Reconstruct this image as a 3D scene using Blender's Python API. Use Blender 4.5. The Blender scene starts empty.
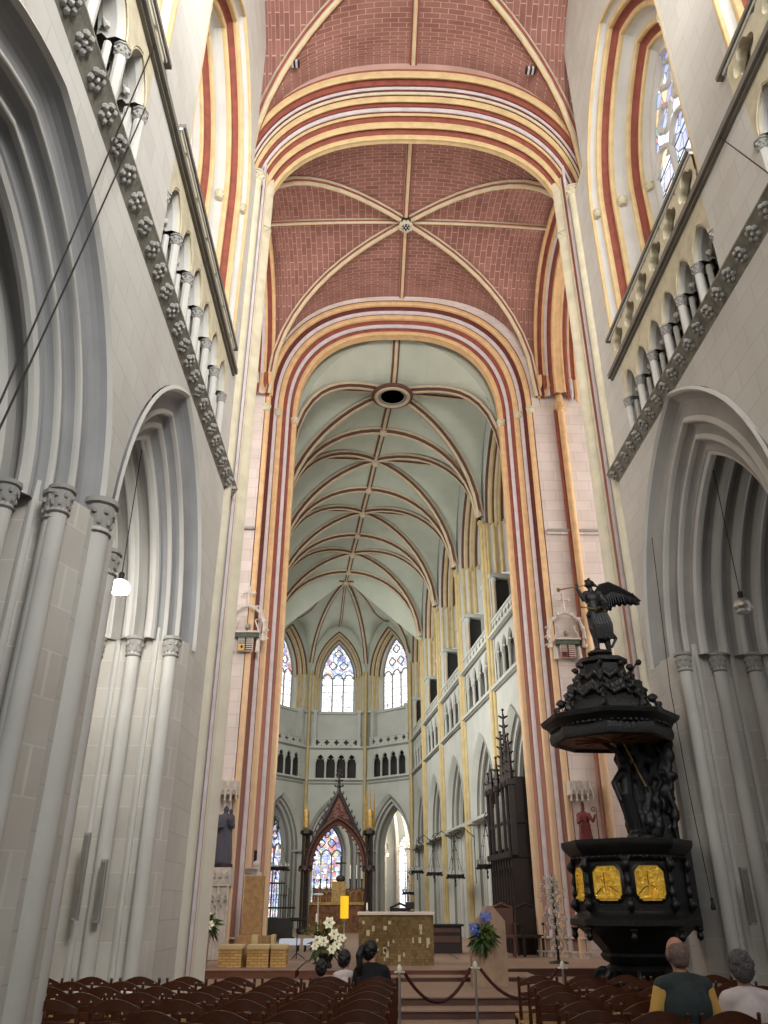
import bpy, math, random
from mathutils import Vector as V, Matrix
random.seed(7)
C = bpy.context.scene.collection
PI = math.pi
def R(a): return math.radians(a)

# ------------------------------------------------------------------ materials
def lin(c):
    out = []
    for x in c[:3]:
        x = x/255.0
        out.append(x/12.92 if x <= .04045 else ((x+.055)/1.055)**2.4)
    return tuple(out)+(1,)
def mat(name, c, rough=.8, metal=0, var=.12, vs=3.0, bump=.0, bs=20, emit=None, es=0, c2=None):
    m = bpy.data.materials.new(name); m.use_nodes = True
    nt = m.node_tree; b = nt.nodes['Principled BSDF']
    b.inputs['Roughness'].default_value = rough; b.inputs['Metallic'].default_value = metal
    tc = nt.nodes.new('ShaderNodeTexCoord')
    if var > 0:
        n = nt.nodes.new('ShaderNodeTexNoise'); n.inputs['Scale'].default_value = vs; n.inputs['Detail'].default_value = 6
        nt.links.new(tc.outputs['Object'], n.inputs['Vector'])
        r = nt.nodes.new('ShaderNodeValToRGB')
        l = lin(c); d = lin(c2) if c2 else tuple(x*(1-var*2) for x in l[:3])+(1,)
        r.color_ramp.elements[0].position = .3; r.color_ramp.elements[1].position = .62
        r.color_ramp.elements[0].color = d; r.color_ramp.elements[1].color = l
        nt.links.new(n.outputs['Fac'], r.inputs['Fac']); nt.links.new(r.outputs['Color'], b.inputs['Base Color'])
    else: b.inputs['Base Color'].default_value = lin(c)
    if bump > 0:
        n2 = nt.nodes.new('ShaderNodeTexNoise'); n2.inputs['Scale'].default_value = bs; n2.inputs['Detail'].default_value = 4
        nt.links.new(tc.outputs['Object'], n2.inputs['Vector'])
        bp = nt.nodes.new('ShaderNodeBump'); bp.inputs['Strength'].default_value = bump; bp.inputs['Distance'].default_value = .02
        nt.links.new(n2.outputs['Fac'], bp.inputs['Height']); nt.links.new(bp.outputs['Normal'], b.inputs['Normal'])
    if emit:
        b.inputs['Emission Color'].default_value = lin(emit); b.inputs['Emission Strength'].default_value = es
    return m
def brickmat(name, c1, c2, mortar, axis, bw, bh, ms=.02, rough=.9, soft=.3, stain=.15, bump=.2):
    """coursed masonry; axis 'x' wall facing x, 'y' wall facing y, 'uv' for vault webs"""
    m = bpy.data.materials.new(name); m.use_nodes = True
    nt = m.node_tree; b = nt.nodes['Principled BSDF']; b.inputs['Roughness'].default_value = rough
    L = nt.links.new
    tc = nt.nodes.new('ShaderNodeTexCoord')
    if axis == 'uv': vec = tc.outputs['UV']
    else:
        s = nt.nodes.new('ShaderNodeSeparateXYZ'); k = nt.nodes.new('ShaderNodeCombineXYZ')
        L(tc.outputs['Object'], s.inputs[0])
        L(s.outputs['Y' if axis == 'x' else 'X'], k.inputs['X']); L(s.outputs['Z'], k.inputs['Y']); vec = k.outputs[0]
    nz = nt.nodes.new('ShaderNodeTexNoise'); nz.inputs['Scale'].default_value = 1.3; nz.inputs['Detail'].default_value = 8
    L(tc.outputs['Object'], nz.inputs['Vector'])
    br = nt.nodes.new('ShaderNodeTexBrick'); L(vec, br.inputs['Vector'])
    br.inputs['Scale'].default_value = 1; br.inputs['Brick Width'].default_value = bw; br.inputs['Row Height'].default_value = bh
    br.inputs['Mortar Size'].default_value = ms; br.inputs['Mortar Smooth'].default_value = soft
    br.inputs['Color1'].default_value = lin(c1); br.inputs['Color2'].default_value = lin(c2); br.inputs['Mortar'].default_value = lin(mortar)
    mx = nt.nodes.new('ShaderNodeMixRGB'); mx.blend_type = 'MULTIPLY'; mx.inputs[0].default_value = 1
    rp = nt.nodes.new('ShaderNodeValToRGB'); rp.color_ramp.elements[0].position = .3; rp.color_ramp.elements[1].position = .65
    rp.color_ramp.elements[0].color = (1-stain*1.6, 1-stain*1.8, 1-stain*2, 1); rp.color_ramp.elements[1].color = (1, 1, 1, 1)
    L(nz.outputs['Fac'], rp.inputs['Fac']); L(br.outputs['Color'], mx.inputs[1]); L(rp.outputs['Color'], mx.inputs[2])
    L(mx.outputs[0], b.inputs['Base Color'])
    bp = nt.nodes.new('ShaderNodeBump'); bp.inputs['Strength'].default_value = bump; bp.inputs['Distance'].default_value = .02; bp.invert = True
    L(br.outputs['Fac'], bp.inputs['Height']); L(bp.outputs['Normal'], b.inputs['Normal'])
    return m
def glassmat(name, scale, white, strength, zmix=None, tint=(.75, .85, 1)):
    """stained glass lit from outside: leaded cells in colour, paler where white is high"""
    m = bpy.data.materials.new(name); m.use_nodes = True; nt = m.node_tree; nt.nodes.clear(); L = nt.links.new
    out = nt.nodes.new('ShaderNodeOutputMaterial'); em = nt.nodes.new('ShaderNodeEmission'); L(em.outputs[0], out.inputs[0])
    tc = nt.nodes.new('ShaderNodeTexCoord')
    vo = nt.nodes.new('ShaderNodeTexVoronoi'); vo.inputs['Scale'].default_value = scale; L(tc.outputs['Object'], vo.inputs['Vector'])
    ve = nt.nodes.new('ShaderNodeTexVoronoi'); ve.feature = 'DISTANCE_TO_EDGE'; ve.inputs['Scale'].default_value = scale; L(tc.outputs['Object'], ve.inputs['Vector'])
    sp = nt.nodes.new('ShaderNodeSeparateXYZ'); L(vo.outputs['Color'], sp.inputs[0])
    r = nt.nodes.new('ShaderNodeValToRGB'); r.color_ramp.interpolation = 'CONSTANT'
    cols = [(35, 60, 170), (200, 40, 40), (90, 140, 220), (240, 240, 255), (230, 180, 60), (60, 90, 200), (120, 70, 130), (250, 250, 250), (70, 150, 120), (190, 215, 250)]
    e = r.color_ramp.elements
    while len(e) < len(cols): e.new(.5)
    for i, c in enumerate(cols): e[i].position = i/len(cols); e[i].color = lin(c)
    L(sp.outputs[0], r.inputs[0])
    nz = nt.nodes.new('ShaderNodeTexNoise'); nz.inputs['Scale'].default_value = scale*.35; L(tc.outputs['Object'], nz.inputs['Vector'])
    ad = nt.nodes.new('ShaderNodeMath'); ad.operation = 'ADD'; ad.use_clamp = True; ad.inputs[1].default_value = white-.5; L(nz.outputs['Fac'], ad.inputs[0])
    fac = ad.outputs[0]
    if zmix:
        g = nt.nodes.new('ShaderNodeSeparateXYZ'); L(tc.outputs['Object'], g.inputs[0])
        mr = nt.nodes.new('ShaderNodeMapRange'); mr.inputs[1].default_value = zmix[0]; mr.inputs[2].default_value = zmix[1]; mr.inputs[3].default_value = .62; mr.inputs[4].default_value = 0
        L(g.outputs['Z'], mr.inputs[0]); a2 = nt.nodes.new('ShaderNodeMath'); a2.operation = 'ADD'; a2.use_clamp = True
        L(fac, a2.inputs[0]); L(mr.outputs[0], a2.inputs[1]); fac = a2.outputs[0]
    mx = nt.nodes.new('ShaderNodeMixRGB'); L(fac, mx.inputs[0]); L(r.outputs[0], mx.inputs[1]); mx.inputs[2].default_value = (1, 1, 1, 1)
    th = nt.nodes.new('ShaderNodeMath'); th.operation = 'GREATER_THAN'; th.inputs[1].default_value = .035; L(ve.outputs['Distance'], th.inputs[0])
    m2 = nt.nodes.new('ShaderNodeMixRGB'); m2.blend_type = 'MULTIPLY'; m2.inputs[0].default_value = .8; L(mx.outputs[0], m2.inputs[1]); L(th.outputs[0], m2.inputs[2])
    L(m2.outputs[0], em.inputs['Color']); em.inputs['Strength'].default_value = strength
    return m

M = {}
M['sx'] = brickmat('stone_x', (206, 203, 196), (198, 195, 187), (186, 182, 174), 'x', .75, .36, .008, stain=.05, bump=.06)
M['sy'] = brickmat('stone_y', (200, 196, 187), (190, 185, 176), (208, 204, 195), 'y', .62, .4, .008, stain=.1, bump=.1)
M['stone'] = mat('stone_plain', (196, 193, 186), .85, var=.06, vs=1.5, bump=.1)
M['stoned'] = mat('stone_darker', (158, 155, 149), .9, var=.1, vs=1.5, bump=.15)  # darker stone for capitals, mouldings and loudspeaker housings
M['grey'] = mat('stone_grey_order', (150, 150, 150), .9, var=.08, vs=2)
M['cream'] = mat('cream_stone', (206, 196, 168), .85, var=.1, vs=6, bump=.3, bs=30)
M['frz'] = mat('frieze_stone', (140, 136, 124), .9, var=.2, vs=8, bump=.3)
M['pink'] = brickmat('pink_stone', (224, 212, 204), (214, 201, 193), (200, 187, 180), 'y', .7, .34, .01, stain=.08, bump=.08)
M['pinkx'] = brickmat('pink_stone_x', (224, 212, 204), (214, 201, 193), (200, 187, 180), 'x', .7, .34, .01, stain=.08, bump=.08)
M['yel'] = mat('ochre_paint', (222, 182, 132), .7, var=.1, vs=4)
M['pale'] = mat('pale_ochre_paint', (208, 198, 170), .75, var=.1, vs=3)
M['wy'] = mat('straw_paint', (216, 188, 138), .75, var=.1, vs=4)
M['red'] = mat('red_ochre_paint', (146, 78, 62), .8, var=.15, vs=5)
M['dred'] = mat('dark_red_paint', (104, 46, 36), .8, var=.15, vs=5)
M['wht'] = mat('white_lilac_paint', (204, 194, 195), .8, var=.08, vs=4)
M['brick'] = brickmat('vault_brick', (154, 107, 95), (137, 92, 82), (190, 156, 143), 'uv', .42, .21, .011, stain=.14)
M['chw'] = mat('choir_vault_plaster', (172, 176, 160), .9, var=.07, vs=.8)
M['chs'] = mat('choir_stone', (176, 177, 168), .9, var=.07, vs=1.2, bump=.1)
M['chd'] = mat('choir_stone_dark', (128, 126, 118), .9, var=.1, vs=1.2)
M['chy'] = mat('choir_ochre', (180, 160, 112), .75, var=.1, vs=3)
M['chr'] = mat('choir_rib_brown', (92, 58, 46), .8, var=.1, vs=3)
M['chp'] = mat('choir_rib_beige', (184, 168, 140), .8, var=.1, vs=3)
M['dark'] = mat('dark_recess', (52, 50, 48), .95, var=.1, vs=2)  # deep shade inside openings as a near-black colour; also backs the grille
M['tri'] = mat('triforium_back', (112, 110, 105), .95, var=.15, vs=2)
M['black'] = mat('black_carved_oak', (13, 12, 12), .5, var=.2, vs=9, bump=.4, bs=24)
M['oak'] = mat('dark_oak', (40, 25, 21), .55, var=.25, vs=7, bump=.1)
M['wood'] = mat('chair_wood', (80, 42, 21), .34, var=.2, vs=9)
M['rush'] = mat('rush_seat', (186, 152, 98), .85, var=.2, vs=40, bump=.4, bs=80)
M['gold'] = mat('gold_relief', (236, 194, 84), .28, .7, var=.32, vs=13, bump=1, bs=22, emit=(230, 180, 60), es=.2, c2=(150, 104, 36))  # slight glow added to brighten the gilding
M['goldd'] = mat('old_gold_paint', (120, 72, 30), .5, .3, var=.4, vs=6, bump=.6, bs=10)
M['plat'] = mat('platform_wood', (118, 72, 48), .45, var=.12, vs=4)
M['platt'] = mat('platform_top', (150, 124, 106), .55, var=.08, vs=3)
M['stepd'] = mat('step_wood_dark', (92, 60, 47), .5, var=.12, vs=4)
M['altar'] = brickmat('altar_mosaic', (150, 126, 82), (118, 96, 58), (98, 80, 50), 'y', .055, .055, .003, stain=.22, bump=.5)
M['altt'] = mat('altar_top', (222, 214, 198), .6, var=.05)
M['mosl'] = mat('altar_pale_inlay', (206, 192, 158), .6, var=.1)
M['box'] = brickmat('golden_masonry', (218, 178, 112), (190, 148, 88), (150, 112, 66), 'y', .16, .05, .006, stain=.15, bump=.6)
M['boxt'] = mat('limestone_top', (208, 186, 140), .7, var=.08)
M['slab'] = mat('limestone_slab', (176, 138, 92), .8, var=.18, vs=9, bump=.4)
M['lect'] = mat('lectern_stone', (176, 148, 122), .75, var=.1, vs=6, bump=.15)
M['iron'] = mat('dark_iron', (40, 37, 36), .5, .6, var=.1)
M['steel'] = mat('brushed_steel', (190, 186, 178), .35, .8, var=.05)
M['crys'] = mat('crystal', (232, 230, 222), .18, .35, var=.3, vs=40)
M['rope'] = mat('dark_red_rope', (74, 24, 24), .8, var=.2, vs=30)
M['leaf'] = mat('leaf_green', (62, 92, 42), .6, var=.3, vs=12)
M['leaf2'] = mat('leaf_yellow_green', (128, 138, 58), .6, var=.3, vs=12)
M['petal'] = mat('white_petal', (244, 240, 214), .6, var=.05, emit=(250, 245, 215), es=.12)  # faint added glow keeps the petals bright
M['blue'] = mat('blue_petal', (78, 118, 206), .6, var=.25, vs=18, emit=(70, 110, 210), es=.1)  # faint glow added to the blue petals
M['yelc'] = mat('yellow_candle_glass', (250, 205, 40), .5, var=.05, emit=(255, 205, 40), es=.55)
M['wax'] = mat('white_wax', (238, 234, 220), .5, var=0, emit=(250, 245, 225), es=.1)  # slight added glow brightens the white wax
M['lamp'] = mat('lit_bulb_glass', (255, 250, 235), .4, var=0, emit=(255, 250, 236), es=14)
M['warm'] = mat('warm_lamp', (255, 220, 150), .4, var=0, emit=(255, 205, 120), es=16)
M['skin'] = mat('skin', (186, 134, 112), .55, var=.06, vs=20)
M['hgrey'] = mat('grey_hair', (98, 94, 92), .8, var=.3, vs=60, bump=.6, bs=90)
M['hshort'] = mat('cropped_grey_hair', (128, 104, 94), .8, var=.25, vs=50, bump=.3, bs=90)
M['hblk'] = mat('black_hair', (20, 17, 17), .5, var=.2, vs=50, bump=.4, bs=90)
M['teal'] = mat('dark_teal_cloth', (52, 60, 60), .9, var=.15, vs=10, bump=.3)
M['yshirt'] = mat('yellow_cloth', (226, 178, 92), .85, var=.08, vs=10)
M['wshirt'] = mat('pale_pink_cloth', (214, 200, 196), .9, var=.08, vs=10)
M['bshirt'] = mat('black_cloth', (22, 20, 22), .9, var=.2, vs=10)
M['trous'] = mat('dark_trousers', (44, 46, 54), .9, var=.1)
M['shoe'] = mat('shoe_leather', (34, 28, 26), .5, var=0)
M['blumad'] = mat('blue_polychrome', (62, 76, 92), .7, var=.35, vs=7, c2=(96, 66, 60))
M['redpol'] = mat('red_polychrome', (120, 42, 40), .6, var=.3, vs=8)
M['pale_st'] = mat('pale_carved_stone', (206, 196, 184), .85, var=.12, vs=8, bump=.3)
M['gilt'] = mat('gilt_wood', (170, 136, 74), .5, .3, var=.25, vs=8)
M['rgab'] = mat('reredos_red_carving', (112, 66, 52), .7, var=.35, vs=14, bump=.7, bs=30)
M['arms_r'] = mat('heraldic_red', (120, 48, 42), .8, var=.1)
M['arms_k'] = mat('heraldic_black', (38, 34, 34), .8, var=.1)
M['arms_y'] = mat('heraldic_gold', (206, 166, 84), .8, var=.1)
M['green'] = mat('verdigris_ledge', (86, 96, 82), .8, var=.2, vs=8)
M['sheet'] = mat('white_sheet', (212, 220, 234), .8, var=0, emit=(205, 215, 235), es=.25)  # added glow brightens the white cloth
M['floor'] = brickmat('stone_floor', (120, 112, 102), (104, 98, 90), (70, 66, 60), 'y', .6, .6, .01, stain=.15)
M['cope'] = mat('dark_rail_stone', (122, 117, 107), .9, var=.1, vs=4)
M['g_apse'] = glassmat('stained_glass_apse', 5.5, .32, 1.7, (14.0, 14.5))
M['g_apse2'] = glassmat('stained_glass_apse_pale', 5.5, .62, 1.7, (14.0, 14.6))
M['g_nave'] = glassmat('stained_glass_nave', 3.6, .38, 1.5, (12.2, 16.0))
M['g_dim'] = glassmat('frosted_daylight_glass', 2.0, .8, .55)
M['g_low'] = glassmat('stained_glass_chapel', 4.2, .36, 1.5)
M['g_day'] = glassmat('pale_daylight_glass', 2.4, .78, 1.4)
M['sky'] = mat('aisle_pane', (230, 235, 245), .5, var=0, emit=(235, 240, 250), es=1.6)

def fade(name, to, amt):
    '''old paint worn pale toward the floor'''
    nt = M[name].node_tree; b = nt.nodes['Principled BSDF']; src = b.inputs['Base Color'].links[0].from_socket
    tc = nt.nodes.new('ShaderNodeTexCoord'); sp = nt.nodes.new('ShaderNodeSeparateXYZ'); nt.links.new(tc.outputs['Object'], sp.inputs[0])
    mr = nt.nodes.new('ShaderNodeMapRange'); mr.inputs[1].default_value = 1; mr.inputs[2].default_value = 11; mr.inputs[3].default_value = amt; mr.inputs[4].default_value = 0
    nt.links.new(sp.outputs['Z'], mr.inputs[0]); mx = nt.nodes.new('ShaderNodeMixRGB'); nt.links.new(mr.outputs[0], mx.inputs[0]); nt.links.new(src, mx.inputs[1]); mx.inputs[2].default_value = lin(to)
    nt.links.new(mx.outputs[0], b.inputs['Base Color'])
fade('yel', (214, 188, 160), .75); fade('red', (196, 160, 142), .6); fade('dred', (170, 132, 118), .6); fade('pale', (200, 194, 182), .8)
# ------------------------------------------------------------------ mesh builder
class MB:
    def __init__(s): s.v = []; s.f = []; s.m = []; s.mats = []; s.uv = {}
    def mi(s, name):
        if name not in s.mats: s.mats.append(name)
        return s.mats.index(name)
    def add(s, vs, fs, m, uvs=None):
        b = len(s.v); s.v += [tuple(x) for x in vs]; k = s.mi(m)
        for i, f in enumerate(fs):
            if uvs: s.uv[len(s.f)] = [uvs[j] for j in f]
            s.f.append([b+j for j in f]); s.m.append(k)
    def quad(s, a, b, c, d, m): s.add([a, b, c, d], [(0, 1, 2, 3)], m)
    def box(s, x0, y0, z0, x1, y1, z1, m, M4=None):
        vs = [V(p) for p in ((x0, y0, z0), (x1, y0, z0), (x1, y1, z0), (x0, y1, z0), (x0, y0, z1), (x1, y0, z1), (x1, y1, z1), (x0, y1, z1))]
        if M4: vs = [M4 @ p for p in vs]
        s.add(vs, [(0, 3, 2, 1), (4, 5, 6, 7), (0, 1, 5, 4), (1, 2, 6, 5), (2, 3, 7, 6), (3, 0, 4, 7)], m)
    def fbox(s, fr, x0, x1, d0, d1, z0, z1, m):
        vs = [fr(x, d, z) for z in (z0, z1) for x, d in ((x0, d0), (x1, d0), (x1, d1), (x0, d1))]
        s.add(vs, [(0, 3, 2, 1), (4, 5, 6, 7), (0, 1, 5, 4), (1, 2, 6, 5), (2, 3, 7, 6), (3, 0, 4, 7)], m)
    def tube(s, pts, r, m, n=8, cap=True):
        pts = [V(p) for p in pts]; rs = r if isinstance(r, (list, tuple)) else [r]*len(pts)
        rings = []; up = None
        for i, p in enumerate(pts):
            t = (pts[min(i+1, len(pts)-1)]-pts[max(i-1, 0)])
            if t.length < 1e-9: t = V((0, 0, 1))
            t.normalize()
            if up is None: up = V((1, 0, 0)) if abs(t.x) < .8 else V((0, 1, 0))
            a = t.cross(up)
            if a.length < 1e-6: a = t.cross(V((0, .3, 1)))
            a.normalize(); b = t.cross(a); up = a.cross(t)
            rings.append([p+(a*math.cos(2*PI*k/n)+b*math.sin(2*PI*k/n))*rs[i] for k in range(n)])
        s.rings(rings, m, cap)
    def rings(s, rings, m, cap=True, closed=True):
        n = len(rings[0]); vs = [p for r in rings for p in r]; fs = []
        for i in range(len(rings)-1):
            for k in range(n if closed else n-1):
                k2 = (k+1) % n
                fs.append((i*n+k, i*n+k2, (i+1)*n+k2, (i+1)*n+k))
        if cap and closed: fs.append(tuple(range(n))[::-1]); fs.append(tuple((len(rings)-1)*n+k for k in range(n)))
        s.add(vs, fs, m)
    def lathe(s, prof, c, m, n=16, rot=0, sx=1, sy=1):
        s.rings([[V((c[0]+r*sx*math.cos(rot+2*PI*k/n), c[1]+r*sy*math.sin(rot+2*PI*k/n), c[2]+z)) for k in range(n)] for r, z in prof], m)
    def ball(s, c, r, m, n=8, sc=(1, 1, 1)):
        k = max(4, n//2)
        s.rings([[V((c[0]+sc[0]*r*math.sin(PI*max(.02, min(k-.02, i))/k)*math.cos(2*PI*j/n), c[1]+sc[1]*r*math.sin(PI*max(.02, min(k-.02, i))/k)*math.sin(2*PI*j/n), c[2]-sc[2]*r*math.cos(PI*i/k))) for j in range(n)] for i in range(k+1)], m)
    def build(s, name, parent=None, ang=35, bevel=0, loc=None):
        me = bpy.data.meshes.new(name); me.from_pydata(s.v, [], s.f); 
        for n in s.mats: me.materials.append(M[n])
        me.polygons.foreach_set('material_index', s.m)
        if s.uv:
            ul = me.uv_layers.new(name='UVMap')
            for i, p in enumerate(me.polygons):
                if i in s.uv:
                    for j, li in enumerate(p.loop_indices): ul.data[li].uv = s.uv[i][j]
        me.polygons.foreach_set('use_smooth', [True]*len(s.f))
        me.update(); me.set_sharp_from_angle(angle=R(ang))
        o = bpy.data.objects.new(name, me); C.objects.link(o)
        if parent is not None: o.parent = parent
        if loc: o.location = loc
        if bevel:
            b = o.modifiers.new('b', 'BEVEL'); b.width = bevel; b.segments = 2; b.limit_method = 'ANGLE'
        return o
def struct(mb, name, parent=None, **k):
    o = mb.build(name, parent, **k)
    if parent is None: o['kind'] = 'structure'
    return o
def tag(o, label, cat, group=None):
    o['label'] = label; o['category'] = cat
    if group: o['group'] = group
    return o
def empty(name, loc, label, cat, group=None, rz=0):
    o = bpy.data.objects.new(name, None); C.objects.link(o); o.location = loc; o.rotation_euler.z = rz
    return tag(o, label, cat, group)
def sempty(name, loc=(0, 0, 0)):
    o = bpy.data.objects.new(name, None); C.objects.link(o); o.location = loc; o['kind'] = 'structure'; return o
TN = [0]
def trim():
    TN[0] += 1; return 'trim_%d' % TN[0]
def frame(o, u, n):
    o = V(o); u = V(u).normalized(); n = V(n).normalized()
    return lambda x, d, z: o+u*x+n*d+V((0, 0, z))

# ------------------------------------------------------------------ arches
def arcpts(a, H, off, kh, kind, N, ne=2.5):
    """right spring -> apex -> left spring as (x, z above spring)"""
    out = []
    if kind == 'ell':
        A = a+off; Hh = H+off*kh
        for i in range(2*N+1):
            t = PI*i/(2*N); c, s_ = math.cos(t), math.sin(t)
            out.append((A*math.copysign(abs(c)**(2/ne), c), Hh*abs(s_)**(2/ne)))
    else:
        c = (H*H-a*a)/(2*a); Rr = a+c+off
        th = math.acos(max(-1, min(1, c/Rr)))
        for i in range(N+1):
            t = th*i/N; out.append((Rr*math.cos(t)-c, Rr*math.sin(t)))
        for i in range(N-1, -1, -1):
            t = th*i/N; out.append((c-Rr*math.cos(t), Rr*math.sin(t)))
    return out
def moulded(mb, fr, cx, a, H, zs, zb, prof, kind='pt', kh=1, N=14, ne=2.5):
    prev = None
    for off, d, m in prof:
        ar = arcpts(a, H, off, kh, kind, N, ne)
        pts = [fr(cx+ar[0][0], d, zb)]+[fr(cx+x, d, zs+z) for x, z in ar]+[fr(cx+ar[-1][0], d, zb)]
        if zb >= zs-1e-6: pts = pts[1:-1]
        if prev: 
            n = len(pts); mb.add(prev[0]+pts, [(i, i+1, n+i+1, n+i) for i in range(n-1)], prev[1])
        prev = (pts, m)
def bands(seq, o0, d0, o1, d1, sub=5):
    """from outer-front (o0,d0) to inner-back (o1,d1). seq: (weight, mat, bulge)"""
    W = sum(s[0] for s in seq); dx, dy = o1-o0, d1-d0; Ln = math.hypot(dx, dy)
    nx, ny = -abs(dy)/Ln, -abs(dx)/Ln        # toward the opening and the viewer
    out = []; t = 0
    for w, m, bl in seq:
        f = w/W
        k = sub if bl else 1
        for i in range(k):
            q = i/k; b = bl*f*Ln*math.sin(PI*q)
            out.append((o0+dx*(t+f*q)+nx*b, d0+dy*(t+f*q)+ny*b, m))
        t += f
    out.append((o1, d1, seq[-1][1]))
    return out
def holewall(mb, fr, x0, x1, z0, z1, cx, a, H, zs, zb, m, d=0, kind='pt', off=0, kh=1, N=14, ne=2.5):
    ar = arcpts(a, H, off, kh, kind, N, ne); A = ar[0][0]
    Q = lambda xa, xb, za, zc: mb.quad(fr(xa, d, za), fr(xb, d, za), fr(xb, d, zc), fr(xa, d, zc), m)
    Q(x0, cx-A, z0, z1); Q(cx+A, x1, z0, z1)
    if zb > z0: Q(cx-A, cx+A, z0, zb)
    for (xa, za), (xb, zc) in zip(ar[:-1], ar[1:]):
        mb.quad(fr(cx+xa, d, zs+za), fr(cx+xb, d, zs+zc), fr(cx+xb, d, z1), fr(cx+xa, d, z1), m)
def fillarch(mb, fr, cx, a, H, zs, zb, d, m, kind='pt', N=14):
    ar = arcpts(a, H, 0, 1, kind, N)
    for (xa, za), (xb, zc) in zip(ar[:-1], ar[1:]):
        mb.quad(fr(cx+xa, d, zs+za), fr(cx+xb, d, zs+zc), fr(cx+xb, d, zb), fr(cx+xa, d, zb), m)
def rect(mb, fr, x0, x1, z0, z1, d, m): mb.quad(fr(x0, d, z0), fr(x1, d, z0), fr(x1, d, z1), fr(x0, d, z1), m)
def capital(mb, c, r, h, m, n=10):
    x, y, z = c
    mb.lathe([(r*1.0, -.02), (r*1.25, 0), (r*1.0, .03), (r*1.1, h*.3), (r*1.3, h*.72), (r*1.25, h*.8), (r*1.5, h*.85), (r*1.5, h), (r*.9, h)], (x, y, z), m, n)
    for k in range(8):
        a = 2*PI*k/8; mb.ball((x+r*1.18*math.cos(a), y+r*1.18*math.sin(a), z+h*.62), r*.3, m, 6, (1, 1, 1.3))
        mb.ball((x+r*1.05*math.cos(a+.4), y+r*1.05*math.sin(a+.4), z+h*.3), r*.24, m, 6, (1, 1, 1.4))
def shaft(mb, x, y, z0, z1, r, m, n=12): mb.tube([(x, y, z0), (x, y, z1)], r, m, n)
def extr(mb, path, prof, m):
    """sweep (side, up) profile along a horizontal-ish path; side = right-hand normal of path"""
    rr = []
    path = [V(p) for p in path]
    for i, p in enumerate(path):
        t = path[min(i+1, len(path)-1)]-path[max(i-1, 0)]; t.z = 0; t.normalize(); s_ = V((t.y, -t.x, 0))
        rr.append([p+s_*a+V((0, 0, b)) for a, b in prof])
    mb.rings(rr, m)
def rib(mb, pts, w, h, seq, side=None):
    """seq: list of mats for profile segments; profile hangs below the path"""
    prof = [(-w, 0), (-w*.95, -h*.45), (-w*.5, -h*.6), (-w*.45, -h*.85), (-w*.2, -h), (w*.2, -h), (w*.45, -h*.85), (w*.5, -h*.6), (w*.95, -h*.45), (w, 0)]
    ms = seq
    pts = [V(p) for p in pts]; rr = []
    for i, p in enumerate(pts):
        t = (pts[min(i+1, len(pts)-1)]-pts[max(i-1, 0)]).normalized()
        s_ = side if side is not None else t.cross(V((0, 0, 1)))
        if s_.length < 1e-4: s_ = V((1, 0, 0))
        s_ = s_.normalized(); dn = s_.cross(t).normalized()
        if dn.z < 0 and abs(t.z) < .99: dn = -dn
        rr.append([p+s_*a+dn*b for a, b in prof])
    n = len(prof)
    for k in range(n-1):
        vs = [r[k] for r in rr]+[r[k+1] for r in rr]; q = len(rr)
        mb.add(vs, [(i, i+1, q+i+1, q+i) for i in range(q-1)], ms[min(k, n-2-k)])
RB = ['red', 'red', 'pale', 'yel', 'yel']          # red side, ochre roll
RBN = ['pale', 'red', 'pale', 'pale', 'wy']
RC = ['chp', 'chr', 'chr', 'chp', 'chp']

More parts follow.
